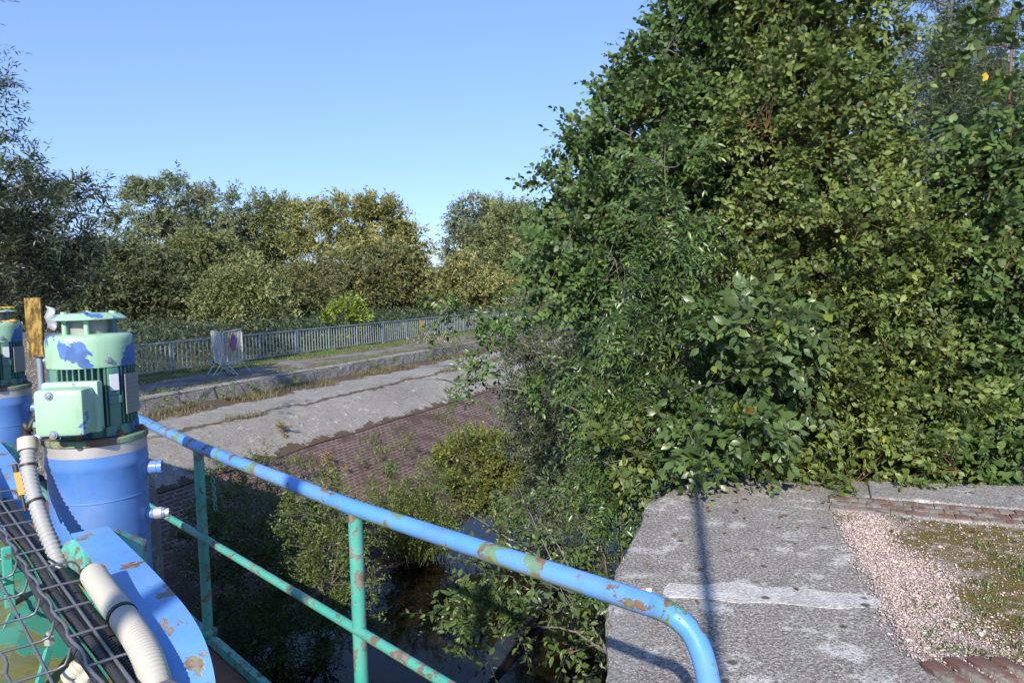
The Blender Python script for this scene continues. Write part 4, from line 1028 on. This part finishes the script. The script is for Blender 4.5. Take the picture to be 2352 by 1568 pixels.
plant('leafy_shrub', 'round-leaved dark shrub filling the right picture edge above the coping', 'shrub', d_b, [d_b, at(2320, 900, 7.0), at(2330, 640, 7.0)], .04,
      [E(2310, 720, 6.9, 130, 130), E(2350, 880, 6.8, 150, 130), E(2230, 900, 6.9, 120, 150), E(2260, 1020, 6.7, 170, 75), E(2420, 700, 6.9, 120, 300)],
      2400, .3, 10, .095, .07, 'ovate', M['lf_alder'], M['bark'], limbs=24, seed=7, up=.3, group='trees crowding the near bank')
e_b = B0(2190, 13.0, -1.4)
plant('willow_tree', 'tall feathery grey-green willow rising behind the bright leafy tree', 'tree', e_b, [e_b, at(2180, 600, 13), at(2170, 250, 13), at(2180, -40, 13)], .09,
      [E(2170, 90, 13, 95, 140), E(2240, 170, 13, 100, 130), E(2130, 270, 13, 80, 120), E(2210, 330, 12.8, 130, 130), E(2280, 330, 12.8, 90, 130), E(2200, 520, 12.6, 160, 150), E(2090, 120, 13.2, 55, 110)],
      4400, .5, 15, .13, .022, 'lance', M['lf_willow'], M['bark_grey'], limbs=40, seed=8, up=1.0, droop=.05, group='trees crowding the near bank')
# inner filling tree deeper in the thicket
f_b = B0(1780, 10.5, -1.6)
plant('thicket_tree', 'shadowy tree deep inside the thicket behind the alder', 'tree', f_b, [f_b, at(1780, 700, 10.5), at(1790, 250, 10.5)], .09,
      [E(1700, 640, 10.3, 260, 260), E(1850, 500, 10.6, 220, 200), E(2080, 760, 10.2, 240, 200), E(1560, 800, 10.0, 200, 190), E(2300, 840, 10.2, 160, 180), E(1800, 880, 9.6, 420, 150)],
      4200, .45, 11, .13, .095, 'ovate', M['lf_alder'], M['bark'], limbs=40, seed=9, up=.3, group='trees crowding the near bank')
# sallow with large leaves
s_b = B0(1640, 6.75, -1.7)
plant('sallow_shrub', 'large-leaved sallow shrub just behind the back edge of the pier', 'shrub', s_b, None, .022,
      [E(1620, 960, 6.1, 110, 50), E(1690, 1020, 6.05, 110, 45), E(1740, 745, 6.15, 100, 45), E(1780, 900, 6.1, 70, 60), E(1600, 1055, 6.05, 60, 25), E(1690, 850, 6.15, 90, 50)],
      460, .3, 8, .125, .078, 'ovate', M['lf_big'], M['bark_grey'], limbs=14, seed=10, up=.1, stems=[[s_b, at(1640, 1000, 6.6), at(1560, 900, 6.5)], [s_b, at(1700, 930, 6.6), at(1800, 720, 6.5)], [s_b, at(1690, 1000, 6.5), at(1720, 950, 6.4)]], shell=.3, group='shrubs over the channel')
w_b = U(20, 3.2, -3.6)
plant('grey_sallow', 'grey-green sallow growing from the water behind the yellowish shrub', 'shrub', w_b, None, .03,
      [E(1230, 960, 19, 90, 80), E(1320, 900, 18, 90, 130), E(1290, 1060, 17, 90, 80), E(1380, 1060, 15, 90, 110), E(1260, 1130, 16, 50, 50), E(1400, 900, 16, 90, 120)],
      2600, .4, 11, .11, .042, 'lance', M['lf_willow'], M['bark_grey'], limbs=30, seed=25, up=.5, stems=[[w_b, at(1290, 1000, 18), at(1300, 860, 18)], [w_b, at(1350, 1000, 17), at(1380, 860, 16)]], group='shrubs over the channel')
# ash saplings with feathered leaves
h_b = B0(1520, 7.3, -2.2)
plant('ash_sapling', 'ash sapling with feathered leaves and yellow stem before the alder', 'tree', h_b, [h_b, at(1520, 800, 7.2), at(1530, 560, 7.1), at(1528, 330, 7.1)], .018,
      [E(1530, 420, 7.05, 80, 110), E(1490, 580, 7.0, 110, 120), E(1560, 560, 7.0, 90, 90), E(1500, 760, 6.95, 150, 120), E(1600, 760, 6.95, 110, 110)],
      900, .27, 11, .09, .028, 'lance', M['lf_ash'], M['bark_grey'], limbs=18, seed=12, up=-.05, droop=.55, jit=.14, side=.8, fwd=.55, group='shrubs over the channel')
i_b = B0(1450, 7.0, -3.2)
plant('elder_shrub', 'shrub with feathered leaflets growing against the side of the pier', 'shrub', i_b, None, .02,
      [E(1470, 1010, 6.9, 110, 110), E(1400, 1110, 6.7, 80, 80), E(1480, 1120, 6.6, 60, 50), E(1370, 1240, 6.6, 55, 80), E(1370, 1390, 6.4, 32, 75), E(1420, 900, 7.2, 120, 90)],
      1300, .26, 11, .085, .027, 'lance', M['lf_ash'], M['bark'], limbs=22, seed=13, up=-.1, droop=.5, jit=.16, stems=[[i_b, at(1440, 1150, 6.8), at(1470, 960, 6.8)], [i_b, at(1390, 1300, 6.6), at(1370, 1200, 6.6)]], group='shrubs over the channel')
l_b = B0(1440, 6.6, -2.6)
plant('young_alder', 'small lime-tipped leafy shrub just left of the pier corner', 'shrub', l_b, [l_b, at(1420, 1100, 6.5), at(1400, 1040, 6.4)], .014,
      [E(1390, 1060, 6.35, 55, 45), E(1430, 1000, 6.5, 60, 50), E(1500, 1030, 6.35, 60, 40)],
      70, .25, 7, .085, .058, 'ovate', M['lf_weed'], M['bark_grey'], limbs=6, seed=14, up=.3, shell=.3, group='shrubs over the channel')
# willow scrub trailing left of the alder
j_b = B0(1330, 12.5, -2.6)
plant('willow_scrub', 'grey-green willow scrub below the alder hiding the fence end', 'shrub', j_b, None, .03,
      [E(1250, 780, 12.5, 110, 90), E(1310, 860, 12.0, 130, 130), E(1230, 900, 12.0, 75, 100), E(1320, 1000, 11.5, 120, 110), E(1260, 700, 13, 80, 50), E(1400, 760, 11.8, 130, 150), E(1420, 960, 10.8, 120, 150), E(1250, 1030, 12, 75, 90)],
      3600, .34, 11, .085, .030, 'lance', M['lf_willow'], M['bark_grey'], limbs=34, seed=15, up=.5, stems=[[j_b, at(1300, 950, 12), at(1240, 750, 12.5)], [j_b, at(1340, 950, 12), at(1380, 760, 12)]], group='shrubs over the channel')
k_b = B0(1430, 9.6, -3.0)
plant('leaning_willow', 'leaning sapling whose long branches reach left across the bank', 'shrub', k_b, None, .02,
      [E(1040, 868, 9.0, 78, 16), E(1100, 730, 9.4, 95, 28), E(1180, 780, 9.3, 60, 30), E(1110, 900, 9.1, 40, 12), E(1020, 700, 9.4, 30, 12), E(1250, 850, 9.3, 70, 50)],
      170, .26, 8, .10, .05, 'ovate', M['lf_ash'], M['bark_grey'], limbs=8, seed=16, up=.1, shell=.2, stems=[[k_b, at(1400, 980, 9.5), at(1280, 920, 9.3), at(1160, 888, 9.2), at(970, 868, 9.0)], [k_b, at(1410, 930, 9.5), at(1300, 850, 9.4), at(1160, 765, 9.4), at(968, 680, 9.4)]], group='shrubs over the channel')

# ------------------------------------------------------------------ shrubs in the channel
m_b = P(740, 1440, -3.7)
plant('bank_willow', 'dark half-shaded willow bush at the water edge behind the railing', 'shrub', m_b, None, .03,
      [E(600, 1200, 11.2, 110, 90), E(560, 1330, 11.2, 90, 130), E(700, 1250, 11.0, 95, 110), E(760, 1200, 11.2, 70, 80), E(780, 1330, 10.6, 70, 110), E(700, 1420, 10.5, 110, 100), E(820, 1260, 11.0, 40, 60), E(790, 1440, 10.3, 60, 60), E(640, 1500, 10.4, 110, 60), E(530, 1150, 11.6, 60, 40), E(500, 1250, 11.4, 80, 80), E(560, 1450, 10.6, 110, 90)],
      3600, .34, 10, .072, .03, 'lance', M['lf_weed'], M['bark_grey'], limbs=30, seed=17, up=.55, stems=[[m_b, at(740, 1300, 11), at(780, 1180, 11)], [m_b, at(640, 1300, 11), at(590, 1180, 11)]], group='shrubs in the channel')
n_b = P(1120, 1190, -3.5)
plant('yellowish_shrub', 'yellowish-green shrub glowing at the far water edge', 'shrub', n_b, None, .02,
      [E(1090, 1060, 16, 85, 60), E(1170, 1080, 15.6, 70, 80), E(1130, 1130, 15.4, 90, 50), E(1040, 1060, 16.2, 35, 35), E(1230, 1120, 15, 50, 60)],
      2200, .28, 10, .085, .055, 'dia', M['lf_yellowish'], M['bark'], limbs=20, seed=18, up=.6, stems=[[n_b, at(1110, 1100, 15.8), at(1090, 1010, 16)]], group='shrubs in the channel')
o_b = P(1290, 1200, -3.5)
plant('reed_willow', 'narrow-leaved grey willow bush in shade before the alder', 'shrub', o_b, None, .02,
      [E(1280, 1080, 14, 75, 90), E(1230, 1180, 13, 60, 60), E(1310, 1170, 12.5, 60, 70), E(1300, 1000, 14, 60, 60), E(1330, 1260, 11, 40, 40)],
      1800, .34, 11, .10, .022, 'lance', M['lf_willow'], M['bark'], limbs=18, seed=19, up=.7, stems=[[o_b, at(1290, 1100, 13.5), at(1290, 980, 14)]], group='shrubs in the channel')
q_b = P(950, 1250, -3.6)
plant('tall_herb', 'tall leafy green herbs with drooping stems on the brick bank', 'plant', q_b, None, .012,
      [E(940, 1150, 14.6, 40, 90), E(890, 1140, 14.8, 30, 60), E(980, 1180, 14.4, 55, 60), E(930, 1230, 14.2, 70, 40), E(1000, 1240, 14, 50, 30), E(880, 1200, 14.3, 60, 60), E(1010, 1150, 14.6, 40, 70)],
      1200, .34, 9, .085, .028, 'lance', M['lf_weed'], M['bark'], limbs=10, seed=20, up=.8, stems=[[q_b, at(940, 1150, 14.6), at(935, 1050, 14.6)]], group='shrubs in the channel')
rp = np.array([tuple(P(rg.normal(960, 30), rg.normal(1262, 14), -3.62)) for _ in range(1300)])
grass('sedge', rp, .55, .016, M['grass'], .9)
t_b = P(1285, 1520, -3.7)
def sap(seed, label, stems, ells, n, **kw):
    return plant('willow_sapling', label, 'shrub', stems[0][0], None, .012, ells, n, .30, 9, .078, .036, 'ovate', M['lf_big'], M['bark_grey'], limbs=9, seed=seed, up=.35, shell=.3, stems=stems, group='saplings before the water', **kw)
z_b = at(1400, 1500, 5.2)
sap(22, 'broad low sapling drooping over the dark water below the handrail', [[z_b, at(1300, 1440, 5.3), at(1120, 1440, 5.3)], [z_b, at(1330, 1400, 5.4), at(1180, 1340, 5.6)], [z_b, at(1370, 1480, 5.2), at(1300, 1500, 5.1)]],
    [E(1130, 1360, 5.5, 80, 35), E(1180, 1410, 5.4, 110, 45), E(1090, 1450, 5.3, 45, 25), E(1250, 1380, 5.4, 80, 50), E(1310, 1420, 5.3, 60, 50), E(1350, 1480, 5.2, 35, 40), E(1300, 1490, 5.2, 40, 22)], 190)
y_b = at(1330, 1400, 6.2)
sap(23, 'upright thin-stemmed sapling rising above the handrail before brown water', [[y_b, at(1270, 1290, 6.4), at(1180, 1100, 6.7)], [y_b, at(1300, 1280, 6.4), at(1230, 1180, 6.6)], [y_b, at(1230, 1270, 6.4), at(1060, 1170, 6.6)]],
    [E(1180, 1190, 6.6, 40, 80), E(1230, 1230, 6.5, 40, 50), E(1110, 1210, 6.6, 55, 35), E(1160, 1270, 6.5, 70, 28)], 75)

# weeds along the wall, each a plant
def weed(px, y, w, size, mat, label, seed, kind='ovate', L=.06, Wd=.035, n=26, name='weed', cat='weed'):
    b = None
    # find u on the bank for this picture column at distance w
    d = ray(px, y); best = None
    for t in np.linspace(5, 80, 900):
        p = Vector((0, 0, CAM_Z)) + d * (t / d.y); wv = p.x * (-TY) + p.y * TX
        e = abs(wv - w)
        if best is None or e < best[0]: best = (e, p)
    p = best[1]; p.z = bank_z(w) - .01; Y = p.y
    el = [(np.array(p) + np.array([0, 0, size * .5]), np.array([size * .55, size * .5, size * .5]))]
    return plant(name, label, cat, p, [p, p + Vector((.02, 0, size))], .008, el, n, size * .45, 7, L, Wd, kind, mat, M['bark'], limbs=5, seed=seed, up=.7, group='weeds along the low wall', shell=.3, crown='leaves', wood='stem')
for i, a in enumerate([(660, 893, 15.7, .42, 'lf_lime', 'bright yellow-green weed below the middle of the low wall'), (590, 905, 15.6, .35, 'lf_weed', 'small dark weed left of the bright one below the wall'),
          (520, 925, 15.5, .40, 'lf_weed', 'low green weed among dry grass below the wall'), (860, 850, 15.6, .45, 'lf_yellowish', 'orange-tinged weed near the right end of the visible wall'),
          (900, 848, 15.5, .40, 'lf_weed', 'light green weed beside the orange-tinged one'), (440, 955, 15.4, .40, 'lf_weed', 'scrubby weed by the broken left wall end'),
          (360, 965, 15.4, .42, 'lf_yellowish', 'yellowish weed right beside the blue rail end')]):
    weed(a[0], a[1], a[2], a[3], M[a[4]], a[5], 40 + i)
weed(985, 820, 15.8, 1.15, M['lf_weed'], 'tall pink-flowered weed clump where the wall disappears', 60, 'lance', .10, .035, 150, 'flowering_weed')
weed(1060, 828, 15.6, .95, M['lf_brown'], 'olive-brown weed clump right of the pink-flowered one', 61, 'lance', .08, .03, 140)
weed(1110, 800, 15.7, .6, M['dry_grass'], 'dry straw-coloured weed clump below the leaning branches', 62, 'lance', .10, .02, 110)
def on_bank(px, py):
    d = ray(px, py); o = Vector((0, 0, CAM_Z)); best = None
    for t in np.linspace(6, 60, 1500):
        p = o + d * (t / d.y); w = p.x * -TY + p.y * TX
        if 7.6 < w < 16 and p.z <= bank_z(w): return p
    return None
for i, (x, y, sz, mt, lb) in enumerate([(600, 1075, .5, 'lf_weed', 'leafy weed on the bricks near the concrete edge, left of the post'), (690, 1120, .55, 'lf_weed', 'leafy weed on the bricks above the dark willow bush'),
        (480, 1095, .5, 'lf_yellowish', 'yellowish weed on the bricks just right of the first railing post'), (860, 1090, .6, 'lf_weed', 'upright weed on the brick slope left of the tall herbs'),
        (940, 1060, .75, 'lf_weed', 'thin green weed standing in the middle of the bricks'), (770, 1080, .35, 'dry_grass', 'tuft of straw-coloured grass on the bare bricks'),
        (1040, 930, .5, 'lf_weed', 'small weed at the edge between concrete and bricks'), (650, 1000, .25, 'dry_grass', 'dry tuft at the concrete edge of the bricks')]):
    p = on_bank(x, y)
    if p is None: continue
    el = [(np.array(p) + np.array([0, 0, sz * .5]), np.array([sz * .6, sz * .5, sz * .5]))]
    plant('bank_weed', lb, 'weed', p, [p, p + Vector((.02, 0, sz))], .008, el, 60, sz * .45, 8, .07, .022, 'lance', M[mt], M['bark'], limbs=5, seed=120 + i, up=.8, group='weeds on the brick slope', shell=.3, crown='leaves', wood='stem')
fp = []
for (x, y) in [(975, 772), (990, 765), (960, 778), (1005, 778), (940, 782), (1015, 772), (985, 780), (1025, 783)]:
    c = np.array(at(x, y, 26.0)); fp.append(c + rg.normal(size=(60, 3)) * np.array([.13, .13, .05]))
fp = np.concatenate(fp); nn = len(fp)
V, F, k = leaf_mesh(fp, rg.normal(size=(nn, 3)), np.tile([0, 0, 1.], (nn, 1)) + rg.normal(size=(nn, 3)) * .4, np.full(nn, .055), np.full(nn, .045), 'dia')
root = [o for o in bpy.data.objects if o.name.startswith('flowering_weed')][0]
fh = np_mesh('flower_heads', V - np.array(root.location), F, M['flower'], root, np.repeat(rg.random(nn), k)); fh['kind'] = 'stuff'

# bright shrub growing behind the fence
x_b = P(800, 770, -1.05)
x_b = Vector(at(800, 760, 34.5)); x_b.z = -1.2
plant('lime_shrub', 'bright lime-green shrub just behind the fence', 'shrub', x_b, [x_b, at(800, 720, 34.5)], .03, [E(800, 715, 34.5, 34, 30), E(780, 730, 34.3, 40, 22), E(830, 735, 34.5, 28, 22)],
      420, .35, 9, .13, .09, 'dia', M['lf_lime'], M['bark'], limbs=10, seed=70, up=.8, near=False, group='shrubs behind the fence')

# ------------------------------------------------------------------ the left willow
v_b = Vector((-15.4, 17.2, -1.1))
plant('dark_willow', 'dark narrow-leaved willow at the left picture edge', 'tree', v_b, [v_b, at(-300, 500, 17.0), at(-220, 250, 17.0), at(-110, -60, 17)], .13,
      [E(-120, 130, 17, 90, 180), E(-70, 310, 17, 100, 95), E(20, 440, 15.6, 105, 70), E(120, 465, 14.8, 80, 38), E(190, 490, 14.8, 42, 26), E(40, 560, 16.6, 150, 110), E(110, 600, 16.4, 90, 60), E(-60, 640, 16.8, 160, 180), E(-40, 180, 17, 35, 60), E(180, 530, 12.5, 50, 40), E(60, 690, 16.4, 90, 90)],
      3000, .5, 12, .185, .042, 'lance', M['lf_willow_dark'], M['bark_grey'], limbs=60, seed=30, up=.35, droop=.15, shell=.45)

# ------------------------------------------------------------------ trees beyond the path
def far_tree(name, label, cat, px, Y, ells, n, mat, seed, L=.26, Wd=.075, trunk=True, barkmat='bark', group='trees beyond the path', up=.7, tl=1.0, nl=14, twig_h=None):
    b = at(px, 760, Y); b = Vector((b.x, b.y, -1.3)); el = [E(x, y, Y + dy, rx, ry) for (x, y, dy, rx, ry) in ells]
    topy = min(e[1] for e in ells); tp = at(px, topy + 10, Y)
    return plant(name, label, cat, b, [b, (b + tp) / 2 + Vector((.3, 0, 0)), tp], .16 * Y / 50 * .7, el, int(n * 1.5), tl, nl, L * 1.3, Wd * 1.6, 'dia', mat, M[barkmat], limbs=26, seed=seed, up=up, near=False, group=group, shell=.75, jit=.5, spread=.16, per=9)
far_tree('grey_willow', 'tallest grey-green willow beyond the path', 'tree', 400, 60, [(410, 470, 0, 110, 58), (330, 500, 2, 60, 60), (500, 510, 2, 60, 70), (440, 560, 0, 120, 70), (310, 560, 3, 60, 70), (540, 560, 2, 45, 70), (400, 640, -2, 140, 70)], 2300, M['lf_far_grey'], 81)
far_tree('grey_willow', 'smaller grey-green willow in the middle of the tree line', 'tree', 610, 62, [(620, 510, 0, 50, 55), (600, 570, 0, 60, 60), (665, 500, 2, 28, 40), (640, 600, 2, 50, 40)], 1100, M['lf_far_mid'], 82)
far_tree('yellowing_willow', 'big yellow-tinged willow beside the sky gap', 'tree', 830, 56, [(800, 520, 0, 70, 60), (870, 530, 0, 60, 65), (740, 540, 2, 55, 60), (920, 590, 0, 55, 65), (850, 620, -2, 100, 70), (690, 540, 3, 30, 65), (955, 570, 1, 25, 45)], 2300, M['lf_far_yellow'], 83)
far_tree('yellowing_willow', 'olive lower part of willow growth under the yellow-tinged crown', 'tree', 860, 50, [(820, 680, 0, 110, 55), (920, 690, 0, 60, 55), (740, 660, 2, 60, 55), (890, 640, 1, 75, 55)], 1700, M['lf_brown'], 84)
far_tree('bushy_tree', 'olive bushy tree below the tallest grey willow', 'tree', 470, 50, [(460, 610, 0, 85, 62), (400, 620, 0, 60, 60), (530, 640, 0, 60, 55), (500, 690, -2, 90, 45)], 1500, M['lf_far_mid'], 85)
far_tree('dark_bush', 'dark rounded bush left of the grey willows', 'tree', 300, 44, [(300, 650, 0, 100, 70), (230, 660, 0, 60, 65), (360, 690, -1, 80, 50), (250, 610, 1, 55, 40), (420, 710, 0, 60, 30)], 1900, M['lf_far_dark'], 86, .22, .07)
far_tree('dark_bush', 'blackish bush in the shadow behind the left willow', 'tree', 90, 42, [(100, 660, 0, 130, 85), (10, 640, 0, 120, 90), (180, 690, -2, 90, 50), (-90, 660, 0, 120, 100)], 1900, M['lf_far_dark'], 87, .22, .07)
far_tree('olive_shrub', 'spiky olive-green shrub behind the crowd barriers', 'shrub', 560, 38, [(560, 690, 0, 70, 40), (530, 715, 0, 60, 30), (620, 715, -1, 40, 25), (570, 660, 0, 36, 24)], 1100, M['lf_far_mid'], 88, .17, .06)
far_tree('brown_shrub', 'brownish thin shrub between the olive and lime shrubs', 'shrub', 690, 42, [(690, 680, 0, 50, 48), (650, 710, 0, 40, 30), (730, 700, 0, 35, 35)], 800, M['lf_brown'], 89, .16, .05)
far_tree('grey_tree', 'grey-green tree right of the sky gap', 'tree', 1100, 62, [(1090, 520, 0, 55, 48), (1160, 530, 2, 70, 60), (1230, 540, 2, 60, 60), (1110, 590, 0, 80, 60)], 1900, M['lf_far_grey'], 90)
far_tree('olive_tree', 'olive tree half hidden by the alder leaves', 'tree', 1190, 56, [(1170, 560, 0, 80, 70), (1230, 600, 0, 80, 80), (1160, 640, -2, 100, 60), (1300, 600, 0, 90, 110)], 2000, M['lf_far_mid'], 91)
far_tree('pale_shrub', 'pale yellow-green shrub at the foot of the sky gap', 'shrub', 1060, 50, [(1060, 645, 0, 50, 40), (1030, 670, 0, 34, 34), (1110, 680, 0, 70, 34), (1190, 690, 0, 70, 25)], 1300, M['lf_far_yellow'], 92, .2, .07)
far_tree('dark_bush', 'dark low bush closing the sky gap beside the yellow-tinged willow', 'tree', 985, 75, [(985, 680, 0, 40, 40), (960, 700, 0, 40, 40), (1010, 690, 2, 30, 30)], 900, M['lf_far_dark'], 93)
far_tree('conifer', 'small dark conifer tip above the dark rounded bush', 'tree', 205, 70, [(205, 570, 0, 9, 22), (206, 600, 0, 18, 30), (180, 600, 4, 16, 24)], 330, M['lf_far_dark'], 94)
# undergrowth masses
def mass(name, mat, n, pts, L, Wd, kindl='dia', h=.0):
    nn = len(pts)
    V, F, k = leaf_mesh(pts, rg.normal(size=(nn, 3)) + np.array([0, 0, .4]), np.array([0, -.2, 1.]) + rg.normal(size=(nn, 3)) * .55, L * (.5 + rg.random(nn)), Wd * (.5 + rg.random(nn)), kindl)
    o = np_mesh(name, V, F, mat, None, np.repeat(np.clip(.5 + .25 * rg.normal(size=nn), 0, 1), k)); o['kind'] = 'stuff'; return o
def mound(n, u0, u1, w0, w1, zb, h, f=.5, seed=0.):
    u = rg.uniform(u0, u1, n); w = rg.uniform(w0, w1, n)
    hh = np.array([h * (.55 + .75 * (mnoise.noise(Vector((a * f, b * f, seed))) * .5 + .5)) for a, b in zip(u, w)])
    z = zb + hh * rg.random(n) ** .45
    return np.stack([u * TX - w * TY, u * TY + w * TX, z], -1)
mass('nettle_bed', M['lf_nettle'], 0, mound(42000, 6, 46, 20.8, 33, -1.3, 1.75, .45), .16, .07)
mass('fence_growth', M['lf_weed'], 0, mound(9000, 22, 60, 20.75, 22.2, -1.2, 1.0, .7, 4.), .12, .07)
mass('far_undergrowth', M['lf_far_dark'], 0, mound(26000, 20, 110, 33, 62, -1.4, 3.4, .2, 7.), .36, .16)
mass('embankment_growth', M['lf_yellowish'], 0, mound(7000, 46, 100, 21.5, 30, -1.3, 1.7, .3, 9.), .22, .09)
mass('bank_undergrowth', M['lf_nettle'], 0, np.array([tuple(U(u, w, float(np.interp(w, [-6, 0.5, 3.4], [-1.2, -1.9, -3.7])) + .7 * rg.random() ** 1.5)) for u, w in zip(rg.uniform(6.3, 34, 26000), rg.uniform(-8, 3.2, 26000))]), .13, .07, 'dia')
